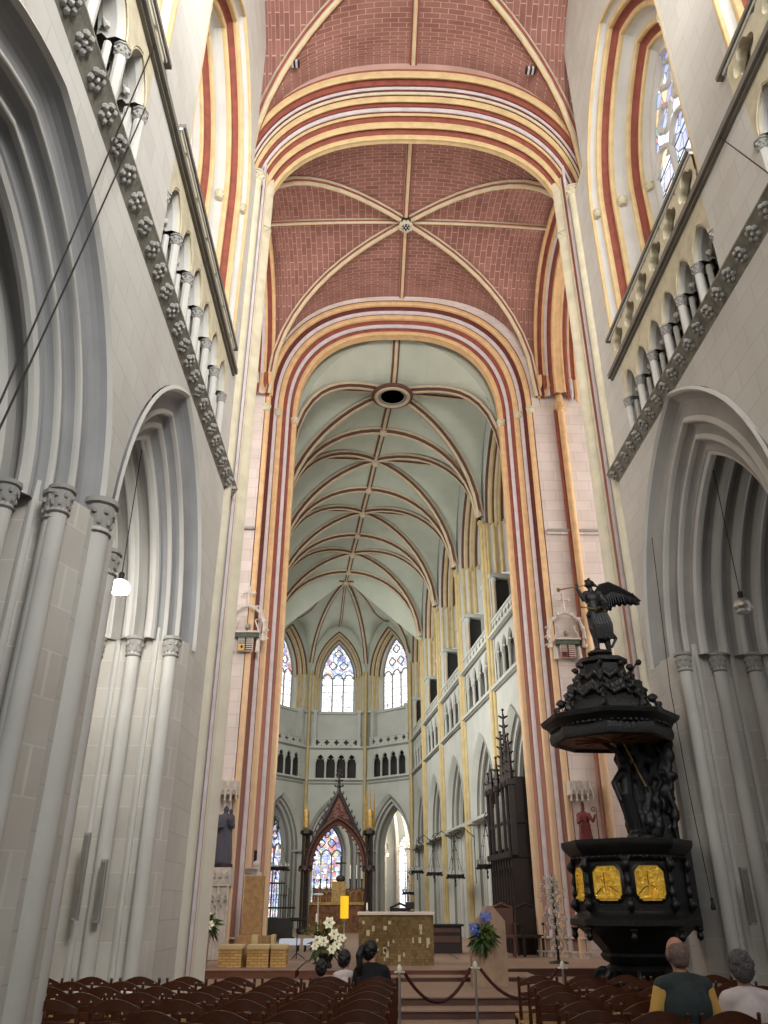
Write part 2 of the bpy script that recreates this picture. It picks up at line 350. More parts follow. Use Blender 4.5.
# ------------------------------------------------------------------ vaults
def vaultbay(web, ribs, P, ax, ay, z0, Hc, Hx, Hy, ne, mweb, ribseq, rw, rh, N=12, uvs=1.0, diag=True, ridge=True, trans=(True, True), capz=0, lim=.995, lift=0):
    """P(tx,ty)->(x,y) bay map, tx,ty in -1..1; Hx ridge height at tx=+-1, Hy at ty=+-1"""
    g = lambda t: max(0., 1-min(1, abs(t))**ne)**(1/ne)
    def z(tx, ty):
        A = (Hc-(Hc-Hy)*ty*ty)*g(tx); B = (Hc-(Hc-Hx)*tx*tx)*g(ty)
        if ty < 0: A += lift*ty*ty*g(tx)
        return z0+max(A, B)
    ts = sorted(set([-1+2*i/(2*N) for i in range(2*N+1)]+[-.985, .985, -.955, .955]))
    n = len(ts)
    arc = [0]
    for i in range(1, n): arc.append(arc[-1]+math.hypot((ts[i]-ts[i-1])*ax, (g(ts[i])-g(ts[i-1]))*Hc))
    vs = {}
    for i in range(n-1):
        for j in range(n-1):
            c = [(i, j), (i+1, j), (i+1, j+1), (i, j+1)]
            tris = []
            # split along the diagonal that follows the groin
            if (ts[i]+ts[i+1])*(ts[j]+ts[j+1]) > 0: tris = [(0, 1, 2), (0, 2, 3)]
            else: tris = [(0, 1, 3), (1, 2, 3)]
            for t in tris:
                q = [c[k] for k in t]
                pts = []
                for (a, b) in q:
                    x, y = P(ts[a], ts[b]); pts.append((x, y, z(ts[a], ts[b])))
                mx = sum(abs(ts[a]) for a, b in q)/3; my = sum(abs(ts[b]) for a, b in q)/3
                if mx > my: uv = [(ts[b]*ay*uvs, arc[a]*uvs) for a, b in q]      # side cells
                else: uv = [(ts[a]*ax*uvs, arc[b]*uvs+.1) for a, b in q]
                if mx <= my: uv = [(arc[b]*0+ts[a]*ax*uvs, arc[b]*uvs) for a, b in q]
                web.add(pts, [(0, 1, 2)], mweb, uv)
    def line(f, K=22):
        out = []
        for i in range(K+1):
            t = -lim+2*lim*i/K; t = math.copysign(1-(1-abs(t))**1.35, t); tx, ty = f(t); x, y = P(tx, ty); out.append((x, y, z(tx, ty)))
        return out
    if diag:
        rib(ribs, line(lambda t: (t, t)), rw, rh, ribseq); rib(ribs, line(lambda t: (t, -t)), rw, rh, ribseq)
    if ridge:
        rib(ribs, line(lambda t: (t, 0)), rw*.7, rh*.7, ribseq); rib(ribs, line(lambda t: (0, t)), rw*.8, rh*.7, ribseq)
    for k, e in zip(trans, (-1, 1)):
        if k: rib(ribs, line(lambda t: (t, e)), rw*1.1, rh*1.1, ribseq)
    return z

XL, XR, XC = -2.73, 4.77, 1.02
FL = frame((XL, 0, 0), (0, 1, 0), (-1, 0, 0))     # left nave wall: x = Y, depth outward
FR = frame((XR, 0, 0), (0, 1, 0), (1, 0, 0))
# ================================================================== floor
mb = MB(); mb.quad((-12, -6, 0), (14, -6, 0), (14, 60, 0), (-12, 60, 0), 'floor'); struct(mb, 'floor')

# ================================================================== nave side walls
def pier_shafts(mb, fr, ds, y, z, r=.1, m='stone'):
    for d in ds:
        p = fr(y, d, 0); shaft(mb, p.x, p.y, 0, z, r, m); capital(mb, (p.x, p.y, z-.02), r, .28, 'stoned')
        mb.lathe([(r*1.7, 0), (r*1.7, .35), (r*1.3, .42), (r*1.5, .5), (r*1.1, .6)], (p.x, p.y, 0), m, 10)
def nave_wall(fr, arches, tri, zfr, name, sgn, zm, zt):
    # arches: (cy, a, H, spring, outer off); tri: list of (y0,y1)
    w = MB(); t = MB()
    ys = [-5]+[(arches[i][0]+arches[i][1]+arches[i][4]+arches[i+1][0]-arches[i+1][1]-arches[i+1][4])/2 for i in range(len(arches)-1)]+[14.35]
    if True:
        for k, (cy, a, H, zs, oo) in enumerate(arches):
            holewall(w, fr, ys[k], ys[k+1], zs, zfr, cy, a, H, zs, zs, 'sx', 0, off=oo)
            for e, lo, hi in ((-1, ys[k], cy-a), (1, cy+a, ys[k+1])):      # pier face below springing
                yo = cy+e*(a+oo*.62); yi = cy+e*a
                x0, x1 = (lo, yo) if e < 0 else (yo, hi)
                rect(w, fr, x0, x1, 0, zs, 0, 'sx')
                for (ya, da, yb, db, ze) in ((yo, 0, cy+e*(a+.12), .12, zs+.05), (cy+e*(a+.12), .12, cy+e*(a+.12), 1.7, zs+.05)):
                    w.quad(fr(ya, da, 0), fr(yb, db, 0), fr(yb, db, ze), fr(ya, da, ze), 'sy')
                w.quad(fr(cy+e*(a+.12), 1.7, 0), fr((lo if e < 0 else hi), 1.7, 0), fr((lo if e < 0 else hi), 1.7, zs), fr(cy+e*(a+.12), 1.7, zs), 'sx')
                w.quad(fr(yo, 0, zs), fr(cy+e*(a+oo), 0, zs), fr(cy+e*(a+oo), 0, zs+.02), fr(yo, 0, zs+.02), 'sx')
                # plinth
                t.fbox(fr, min(yi, x0 if e < 0 else yi), max(yi, x1), -.06, 1.72, 0, .62, 'sx') if False else None
                s_ = MB()
                for d_, zc in ((.16, zs), (.7, zs), (1.25, zs)):
                    p = fr(cy+e*(a+.03), d_, 0); shaft(t, p.x, p.y, 0, zc, .095, 'stone')
                    capital(t, (p.x, p.y, zc-.26), .095, .28, 'stoned')
                    t.lathe([(.2, 0), (.2, .5), (.15, .56), (.17, .62), (.11, .7)], (p.x, p.y, 0), 'stone', 8)
                t.fbox(fr, min(cy+e*(a+.1), cy+e*(a+.2)), max(cy+e*(a+.1), cy+e*(a+.2)), .1, 1.72, 0, .68, 'stone')
                for d_ in (.42, .97, 1.5):
                    p = fr(cy+e*(a+.13), d_, 0); shaft(t, p.x, p.y, 0, zs+.2, .05, 'stone', 8)
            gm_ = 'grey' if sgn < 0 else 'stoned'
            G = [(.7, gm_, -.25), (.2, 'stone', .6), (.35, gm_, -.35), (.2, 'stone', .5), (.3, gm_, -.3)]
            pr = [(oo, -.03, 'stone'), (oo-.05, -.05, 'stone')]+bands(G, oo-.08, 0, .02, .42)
            S_ = []
            for q in range(4):
                d0 = .44+q*.32
                S_ += [(0.0, d0, 'stone'), (-.05, d0+.03, 'stone'), (-.06, d0+.08, 'stone'), (-.02, d0+.13, 'stoned'), (.07, d0+.18, 'stoned'), (.08, d0+.25, 'stoned'), (.01, d0+.3, 'stone')]
            pr += S_+[(.3, 1.72, 'stone'), (.8, 1.74, 'stone')]
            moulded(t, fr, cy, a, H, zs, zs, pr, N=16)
            # outer order dies into the jamb below the springing
            for e in (-1, 1):
                A = [fr(cy+e*(a+oo), 0, zs), fr(cy+e*(a+oo*.62), 0, zs-.55), fr(cy+e*(a+.1), .3, zs-.1), fr(cy+e*(a+.1), .3, zs+.05)]
    # triforium + clerestory
    yA = -5
    solid = []
    for (y0, y1) in tri: solid.append((yA, y0)); yA = y1
    solid.append((yA, 14.35))
    for (a_, b_) in solid: rect(w, fr, a_, b_, zfr, zm, 0, 'sx')
    for (y0, y1) in tri:
        nA = 6; wd = (y1-y0)/nA
        w.quad(fr(y0, 0, zfr), fr(y0, .7, zfr), fr(y0, .7, zm+.03), fr(y0, 0, zm+.03), 'stone'); w.quad(fr(y1, 0, zfr), fr(y1, .7, zfr), fr(y1, .7, zm+.03), fr(y1, 0, zm+.03), 'stone')
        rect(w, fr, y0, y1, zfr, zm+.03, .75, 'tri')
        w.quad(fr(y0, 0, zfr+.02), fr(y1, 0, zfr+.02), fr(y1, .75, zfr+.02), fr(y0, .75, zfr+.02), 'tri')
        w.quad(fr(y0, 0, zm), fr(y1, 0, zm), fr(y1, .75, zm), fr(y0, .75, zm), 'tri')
        for k in range(nA):
            ya, yb = y0+k*wd, y0+(k+1)*wd; cy = (ya+yb)/2
            holewall(t, fr, ya, yb, zm-.75, zm, cy, wd*.37, wd*.6, zm-.75, zm-.75, 'cream', 0, N=6)
            pr = [(.03, -.01, 'cream'), (0, .04, 'stone'), (-.03, .1, 'stone'), (-.01, .2, 'stoned'), (-.07, .24, 'stone'), (-.05, .3, 'stone'), (.05, .34, 'stoned')]
            moulded(t, fr, cy, wd*.37, wd*.6, zm-.75, zm-.75, pr, N=6)
            for e in (-1, 1):          # trefoil cusps
                p = fr(cy+e*wd*.27, .2, zm-.63); q = fr(cy+e*wd*.13, .2, zm-.67); t.tube([p, fr(cy+e*wd*.2, .2, zm-.69), q], [.05, .035, .012], 'stone', 6)
            for yy in ((ya, yb) if k == nA-1 else (ya,)):
                p = fr(yy, .06, 0)
                shaft(t, p.x, p.y, zfr, zm-.86, .065, 'stone', 10); capital(t, (p.x, p.y, zm-.92), .066, .16, 'stoned', 8)
                p2 = fr(yy+.12, .17, 0); shaft(t, p2.x, p2.y, zfr, zm-.86, .045, 'stone', 8)
                p2 = fr(yy-.12, .17, 0); shaft(t, p2.x, p2.y, zfr, zm-.86, .045, 'stone', 8)
            for j in range(5):      # leafy spandrel
                t.ball(fr(ya+random.uniform(-.1, .1), .03, zm-.35+.07*j), .035, 'cream', 6)
        # mid rail and balustrade of quatrefoils
        yb0, yb1 = y0-.05, y1+.12
        extr_prof = [(0, 0), (.1, .02), (.16, .06), (.16, .1), (.06, .14), (0, .16)]
        yl = -5 if y0 < 3 else tri[0][1]+.3; yr = y1+(.3 if y0 < 3 else .45)
        t.fbox(fr, yl, yr, -.05, 1.18, zm+.001, zm+.04, 'cope'); t.fbox(fr, yl, yr, -.1, .1, zm+.04, zm+.14, 'cope'); t.fbox(fr, yb0, y1+.3, -.05, .16, zm+.14, zm+.2, 'stone')
        rect(t, fr, yb0, y1+.15, zm+.15, zt-.05, .3, 'tri')  # grey sheet standing for the dim recess behind the quatrefoils
        nB = 6; wb = (yb1-yb0)/nB
        for k in range(nB):
            ca = yb0+(k+.5)*wb; zc = (zm+.2+zt-.12)/2; K = 32; h2, w2 = (zt-.12-zm-.2)/2, wb/2
            inner = []; outer = []
            for i in range(K):
                th = 2*PI*i/K+PI/K; rr = min(h2*.95, w2*.9)*(.6+.4*abs(math.cos(2*th))**.55)
                inner.append((ca+rr*1.08*math.cos(th), zc+rr*min(1.35, h2*.95/min(h2*.95, w2*.9))*math.sin(th)))
                c_, s2 = math.cos(th), math.sin(th); sc = min(w2/max(1e-6, abs(c_)), h2/max(1e-6, abs(s2)))
                outer.append((ca+sc*c_, zc+sc*s2))
            vs = [fr(x, -.04, z) for x, z in outer]+[fr(x, -.04, z) for x, z in inner]+[fr(x, .1, z) for x, z in inner]+[fr(x, .1, z) for x, z in outer]
            fs = []
            for i in range(K):
                j = (i+1) % K; fs += [(i, j, K+j, K+i), (K+i, K+j, 2*K+j, 2*K+i), (2*K+i, 2*K+j, 3*K+j, 3*K+i)]
            t.add(vs, fs, 'cream')
        t.fbox(fr, yb0, y1+.18, -.06, .3, zt-.12, zt-.07, 'stone'); t.fbox(fr, yb0, y1+.3, -.09, .3, zt-.07, zt, 'cope')
    # clerestory windows
    rect(w, fr, -5, 2.6, zm, 23, 0, 'sx')
    yA = 2.6
    wins = [(4.4, 7.7), (10.2, 12.45)]
    for k, (cy, ye) in enumerate(wins):
        oo = .95; a = 1.28; H = 2.3; zs = 15.1
        holewall(w, fr, yA, ye, zm, 23, cy, a, H, zs, 11.1, 'sx', 0, off=oo, N=16)
        B = [(.25, 'wy', .5), (.4, 'stone', -.2), (.4, 'wy', .5), (.5, 'red', -.3), (.4, 'wy', .5), (.8, 'stone', -.2), (.35, 'wy', .5), (.5, 'red', -.3), (.3, 'wy', .5), (.7, 'stone', 0)]
        moulded(t, fr, cy, a, H, zs, 11.1, bands(B, oo, 0, 0, 1.15), N=16)
        for off_, d_ in ((.86, .12), (.5, .55), (.12, 1.02)):
            for e in (1, -1):
                p = fr(cy+e*(a+off_-.03), d_, zs-.1); capital(t, p, .07, .18, 'pale', 8)
        rect(w, fr, cy-a-oo, cy+a+oo, 11.1, 12.35, 1.18, 'stone'); w.quad(fr(cy-a-oo, 0, 11.12), fr(cy+a+oo, 0, 11.12), fr(cy+a+oo, 1.2, 11.12), fr(cy-a-oo, 1.2, 11.12), 'stone')
        yA = ye
    rect(w, fr, 12.45, 14.35, zm, 16.75, 0, 'sx'); rect(w, fr, 12.45, 14.35, 16.7, 23, .5, 'sx'); w.quad(fr(12.45, 0, 16.7), fr(12.45, .5, 16.7), fr(12.45, .5, 23), fr(12.45, 0, 23), 'sx'); w.quad(fr(12.45, 0, 16.72), fr(14.35, 0, 16.72), fr(14.35, .5, 16.75), fr(12.45, .5, 16.75), 'sx')
    # frieze
    t.add([fr(yy, d_, z_) for yy in (-5, 13.4) for d_, z_ in ((0, zfr-.3), (-.13, zfr-.05), (-.15, zfr-.03), (-.15, zfr), (.1, zfr+.02))], [(k, k+1, k+6, k+5) for k in range(4)], 'frz')
    y = .2
    while y < 13.3:
        c = fr(y, -.09, zfr-.17)
        for j in range(6):
            a2 = j*PI/3+y; t.ball(fr(y+.075*math.cos(a2), -.085-.05*math.sin(a2), zfr-.17+.06*math.sin(a2)), .042, 'stoned', 6)
        t.ball(c, .035, 'stone', 6); y += .36
    struct(w, name); struct(t, trim())
    return wins
nave_wall(FL, [(-1.2, 1.75, 2.3, 5.0, .62), (4.5, 1.95, 2.35, 5.0, .68), (9.6, 1.54, 2.5, 5.1, .7)], [(1.6, 6.3), (7.5, 12.1)], 8.8, 'wall_left', -1, 10.84, 11.4)
nave_wall(FR, [(-1.2, 1.75, 2.3, 5.0, .62), (4.6, 1.9, 2.5, 5.1, .8), (10.35, 1.62, 2.75, 5.15, .98)], [(1.8, 6.6), (8.06, 12.2)], 9.2, 'wall_right', 1, 10.9, 11.78)
# big round shafts on the nave faces of the foreground piers
mb = MB()
for x, y, r, z in ((XL+.0, 7.12, .125, 4.95), (XR-.0, 7.5, .125, 5.0)):
    shaft(mb, x, y, 0, z, r, 'stone', 20); capital(mb, (x, y, z-.05), r*.95, .36, 'stoned', 14); mb.lathe([(r*1.7, 0), (r*1.7, .55), (r*1.35, .62), (r*1.5, .7), (r*1.05, .8)], (x, y, 0), 'stone', 16)
for x, y in ((XL-.12, 6.45), (XL-.58, 6.35)):
    shaft(mb, x, y, 0, 4.9, .085, 'stone', 14); capital(mb, (x, y, 4.8), .085, .26, 'stoned', 12)
struct(mb, trim())
# painted shafts and corner of the west crossing piers
mb = MB()
for fr, x, e, ysh in ((FL, XL, 1, 13.0), (FR, XR, -1, 13.3)):
    shaft(mb, x, ysh, 0, 16.8, .11, 'pale', 14); capital(mb, (x, ysh, 16.75), .12, .25, 'pale')
    shaft(mb, x-e*.02, ysh+.2, 0, 16.8, .05, 'wht', 8)
    zt = 18.2
    for (y0, y1, m, b) in ((13.62, 13.72, 'wht', .5), (13.72, 13.98, 'red', -.25), (13.98, 14.08, 'pale', .3), (14.08, 14.4, 'pale', .55)):
        rr = []
        for z in (0, zt):
            rr.append([V((x+e*(.015+(y1-y0)*b*math.sin(PI*i/6)*(1 if b > 0 else .25)), y0+(y1-y0)*i/6, z)) for i in range(7)])
        mb.rings(rr, m, False, False)
    # return of the pier toward the transept, seen from the crossing
    xo = x-e*5
    mb.quad((x, 14.4, 0), (xo, 14.5, 0), (xo, 14.5, 24), (x, 14.4, 24), 'pinkx')
struct(mb, trim())

# ================================================================== west crossing arch
WB = [(1.2, 'wy', .5), (1, 'red', -.3), (.3, 'dred', 0), (.5, 'wht', .4), (.3, 'dred', 0), (.5, 'pale', .3), (.2, 'dred', 0), (1.0, 'wy', .5), (.6, 'red', -.3), (.2, 'dred', 0), (.7, 'wht', .3), (.2, 'dred', 0), (.5, 'wy', .4), (.9, 'red', -.25), (1.1, 'wy', .5), (.2, 'dred', 0), (.8, 'red', -.2), (.8, 'wy', .5)]
FW = frame((1.03, 0, 0), (1, 0, 0), (0, 1, 0))
mb = MB()
pr = [(.62, 13.3, 'red')]+bands(WB, .6, 13.32, 0, 14.3, 5)+[(0, 14.42, 'wy'), (.5, 14.64, 'pink')]
moulded(mb, FW, 0, 3.78, 3.5, 16.42, 16.0, pr, 'ell', kh=2.35, N=26)
for x in (XL+.02, XR-.02): capital(mb, (x, 14.25, 16.3), .13, .2, 'pale')
struct(mb, trim())
mb = MB(); holewall(mb, FW, -9, 9, 16.42, 25, 0, 3.78, 3.5, 16.42, 16.42, 'brick', 13.33, 'ell', .6, 2.35, 26); holewall(mb, FW, -9, 9, 16.42, 25, 0, 3.78, 3.5, 16.42, 16.42, 'pink', 14.64, 'ell', .45, 2.35, 26)
struct(mb, trim())

# ================================================================== nave vault
web = MB(); rbs = MB()
for y0, y1 in ((7.15, 13.35), (1.0, 7.15)):
    cy, hy = (y0+y1)/2, (y1-y0)/2
    vaultbay(web, rbs, lambda tx, ty: (XC+4.2*tx, cy+hy*ty), 4.2, hy, 16.8, 5.3, 5.1, 4.85, 2.45, 'brick', RBN, .13, .2, N=14, uvs=1.0, trans=(True, False))
struct(web, 'ceiling_nave', ang=50); struct(rbs, trim())
mb = MB()
for x, y in ((-2.02, 12.65), (3.95, 12.72)):
    for k, m in enumerate(('arms_k', 'wht', 'arms_k', 'wht', 'arms_k')): mb.box(x-.13+.052*k, y-.08, 20.5, x-.08+.052*k, y+.08, 20.6, m)
struct(mb, trim())

# ================================================================== crossing vault
web = MB(); rbs = MB()
vaultbay(web, rbs, lambda tx, ty: (1.0+4.42*tx, 17.75+3.25*ty), 4.42, 3.25, 15.9, 4.75, 4.55, 4.6, 2.6, 'brick', RBN, .12, .19, N=14, trans=(False, False))
struct(web, 'ceiling_crossing', ang=50)
for k in range(10):
    a = 2*PI*k/10; rbs.ball((1.0+.17*math.cos(a), 17.75+.17*math.sin(a), 20.4), .075, 'pale', 6)
rbs.lathe([(.12, -.08), (.2, -.04), (.23, .05), (.23, .2)], (1.0, 17.75, 20.42), 'arms_k', 12)
for k in range(7): rbs.ball((1.0+(.1*math.cos(k*PI/3) if k else 0), 17.75+(.1*math.sin(k*PI/3) if k else 0), 20.335), .028, 'wht', 6)
struct(rbs, trim())
# transept arches (north and south), seen edge on from the nave
SB = [(.8, 'yel', .5), (.9, 'red', -.3), (.6, 'yel', .4), (.6, 'wht', 0), (.9, 'red', -.3), (.9, 'yel', .5)]
for xin, xo, sg in ((5.35, 6.7, 1), (-3.2, -4.7, -1)):
    fr = frame((xin, 17.75, 0), (0, 1, 0), (sg, 0, 0)); mb = MB()
    dd = abs(xo-xin)
    seq1 = bands(SB, .42, 0, 0, dd*.45); seq2 = [(o, dd-d, m) for o, d, m in bands(SB, .42, 0, 0, dd*.45)][::-1]
    moulded(mb, fr, 0, 2.85, 3.75, 16.25, 16.25, seq1+seq2, 'ell', kh=1.0, N=22, ne=2.3)
    # jagged lower ends of the orders on the east and west piers
    for e in (-1, 1):
        y = e*3.06
        for k, (d, dz, m) in enumerate(((.1, .75, 'yel'), (.24, .62, 'red'), (.36, .5, 'yel'), (.48, .62, 'wht'), (.95, .05, 'red'), (1.08, 0, 'wht'), (1.24, -.2, 'yel'))):
            a, b = fr(y, d, 16.2+dz*.6-.1), fr(y, d, 16.9+dz*.2)
            mb.tube([a, fr(y, d, 16.2+dz*.6+.1), b], [.01, .07, .08], m, 8)
        p = fr(e*3.12, dd/2 if sg > 0 else 1.0, 0); shaft(mb, p.x, p.y, 0, 15.8, .11, 'yel', 12); capital(mb, (p.x, p.y, 15.75), .13, .26, 'yel'); shaft(mb, p.x, p.y, 16, 17.2, .11, 'yel', 10)
        p = fr(e*3.18, dd/2-.15 if sg > 0 else 1.1, 0); shaft(mb, p.x, p.y, 0, 15.8, .06, 'red', 8)
    struct(mb, trim())
    mb = MB(); holewall(mb, fr, -3.3, 3.3, 16.25, 24, 0, 2.85, 3.75, 16.25, 16.25, 'brick', 0.02, 'ell', .42, 1, 22, 2.3); holewall(mb, fr, -3.3, 3.3, 16.25, 24, 0, 2.85, 3.75, 16.25, 16.25, 'pink', dd, 'ell', .42, 1, 22, 2.3)
    struct(mb, trim())
# transept end walls, far out of sight, and their vaults
mb = MB(); mb.quad((-11, 13, 0), (-11, 23, 0), (-11, 23, 24), (-11, 13, 24), 'pinkx'); mb.quad((-11, 14.5, 20.5), (-4.7, 14.5, 20.5), (-4.7, 21, 20.5), (-11, 21, 20.5), 'pinkx'); struct(mb, 'wall_transept_left')
mb = MB(); mb.quad((13, 13, 0), (13, 23, 0), (13, 23, 24), (13, 13, 24), 'pinkx'); mb.quad((6.7, 14.5, 20.5), (13, 14.5, 20.5), (13, 21, 20.5), (6.7, 21, 20.5), 'pinkx'); struct(mb, 'wall_transept_right')

# ================================================================== east crossing arch and its piers
EB = [(.15, 'dred', 0), (1.1, 'yel', .5), (.8, 'dred', -.35), (.75, 'wht', .3), (.12, 'dred', 0), (1.1, 'yel', .5), (.8, 'red', -.35), (.75, 'wht', .3), (.15, 'dred', 0), (.5, 'red', -.2), (1, 'yel', .5)]
FE = frame((.86, 0, 0), (1, 0, 0), (0, 1, 0))
mb = MB()
moulded(mb, FE, 0, 3.35, 3.66, 15.8, 0, bands(EB, .94, 20.98, 0, 21.85, 5)+[(0, 22.05, 'yel'), (1.4, 22.32, 'chs')], 'ell', kh=.9, N=26)
for o, d in ((.88, 21.0), (.55, 21.3), (.05, 21.78)):
    for e in (-1, 1): capital(mb, (.86+e*(3.35+o), d, 15.72), .1, .2, 'pale')
# plinth mouldings of the piers
for e in (-1, 1):
    for z0, z1, w_ in ((.4, .6, .0), (.6, .64, .03), (.9, .94, .01)):
        for k in range(6):
            o = .92-k*.17; mb.lathe([(.12+w_, z0), (.12+w_, z1)], (.86+e*(3.35+o), 21.05+k*.15, 0), 'pale_st', 10)
struct(mb, trim())
mb = MB()
holewall(mb, FE, -10, 10, 0, 24, 0, 3.35, 3.66, 15.8, 0, 'pink', 21, 'ell', .94, .9, 26)
holewall(mb, FE, -4.9, 4.9, 0, 24, 0, 3.35, 3.66, 15.8, 0, 'chs', 22.35, 'ell', 1.3, .9, 26)
mb.fbox(FE, 4.35, 9, 20.88, 21.02, 11.5, 11.57, 'stoned'); mb.fbox(FE, 4.35, 9, 20.92, 21.02, 11.42, 11.5, 'pink')
mb.fbox(FE, -9, -4.3, 20.88, 21.02, 11.5, 11.57, 'stoned')
struct(mb, 'wall_crossing_east')

# ================================================================== choir
AN = R(5.4); D = V((-math.sin(AN), math.cos(AN), 0)); NN = V((D.y, -D.x, 0)); P0 = V((4.6, 22, 0))
HW = 4.1; BL = 4.85; S0 = -.55
def cp(s_, off): q = P0+D*s_+NN*off; return (q.x, q.y)
HWs = lambda s_: 3.68+.021*s_
def vp(s_, tx): return cp(s_, -HWs(s_)*(1-tx*.985))
def sw(tx): return (.34+.0941*HWs(0)*(1-tx*.985))/.9956
def tracery(t, fr, cx, a, H, zs, zb, d, m, n=3, r=.05):
    """mullions, lancet heads and quatrefoils"""
    w = 2*a/n; ar = arcpts(a, H, 0, 1, 'pt', 10)
    def inside(x, z):
        c = (H*H-a*a)/(2*a); Rr = a+c
        return math.hypot(abs(x)+c, z) < Rr-.02
    for k in range(1, n): t.tube([fr(cx-a+k*w, d, zb), fr(cx-a+k*w, d, zs+.05)], r, m, 6)
    for k in range(n):
        c0 = cx-a+(k+.5)*w; hp = arcpts(w/2, w*.62, 0, 1, 'pt', 5)
        t.tube([fr(c0+x, d, zs-.1+z) for x, z in hp], r*.9, m, 6)
        for e in (-1, 1): t.tube([fr(c0+e*w*.42, d, zs+.05), fr(c0+e*w*.2, d, zs+.1)], [r*.9, r*.3], m, 5)
    rows = [(zs+H*.33, n-1), (zs+H*.6, max(1, n-2)), (zs+H*.82, max(1, n-3) if n > 3 else 0)]
    if n <= 3: rows = [(zs+H*.38, 2), (zs+H*.72, 1)]
    for z, q in rows:
        for k in range(q):
            rr = w*.36; c0 = cx+(k-(q-1)/2)*w*.98
            pts = []
            for i in range(25):
                th = 2*PI*i/24; rad = rr*(.72+.3*abs(math.cos(2*th))); pts.append(fr(c0+rad*math.cos(th), d, z+rad*math.sin(th)))
            t.tube(pts, r*.85, m, 5, False)
    t.tube([fr(cx+x, d, zs+z) for x, z in ar], r*1.2, m, 6)
    for e in (-1, 1): t.tube([fr(cx+e*a, d, zb), fr(cx+e*a, d, zs)], r*1.2, m, 6)
WN = [0]
def window(fr, cx, a, H, zs, zb, d, gm, n=3, stone='chs', r=.05, bars=True):
    WN[0] += 1; root = sempty('window_%d' % WN[0], fr(cx, d, zb))
    inv = -V(root.location)
    g2 = lambda x, dd, z: fr(x, dd, z)
    mb = MB(); fillarch(mb, fr, cx, a, H, zs, zb, d+.04, gm); o = mb.build('stained_glass'); o.parent = root; o.matrix_parent_inverse = Matrix.Translation(inv)
    mb = MB(); tracery(mb, fr, cx, a, H, zs, zb, d, stone, n, r)
    if bars:
        k = zb+.45
        while k < zs: mb.tube([fr(cx-a, d+.02, k), fr(cx+a, d+.02, k)], .012, 'iron', 4); k += .45
    o = mb.build('tracery'); o.parent = root; o.matrix_parent_inverse = Matrix.Translation(inv)
    return root
for fr, g in ((FL, 'g_dim'), (FR, 'g_nave')):
    window(fr, 10.2, 1.28, 2.3, 15.1, 12.35, 1.16, g, 3, 'stone', .07)
    window(fr, 4.4, 1.28, 2.3, 15.1, 12.35, 1.16, g, 3, 'stone', .07)

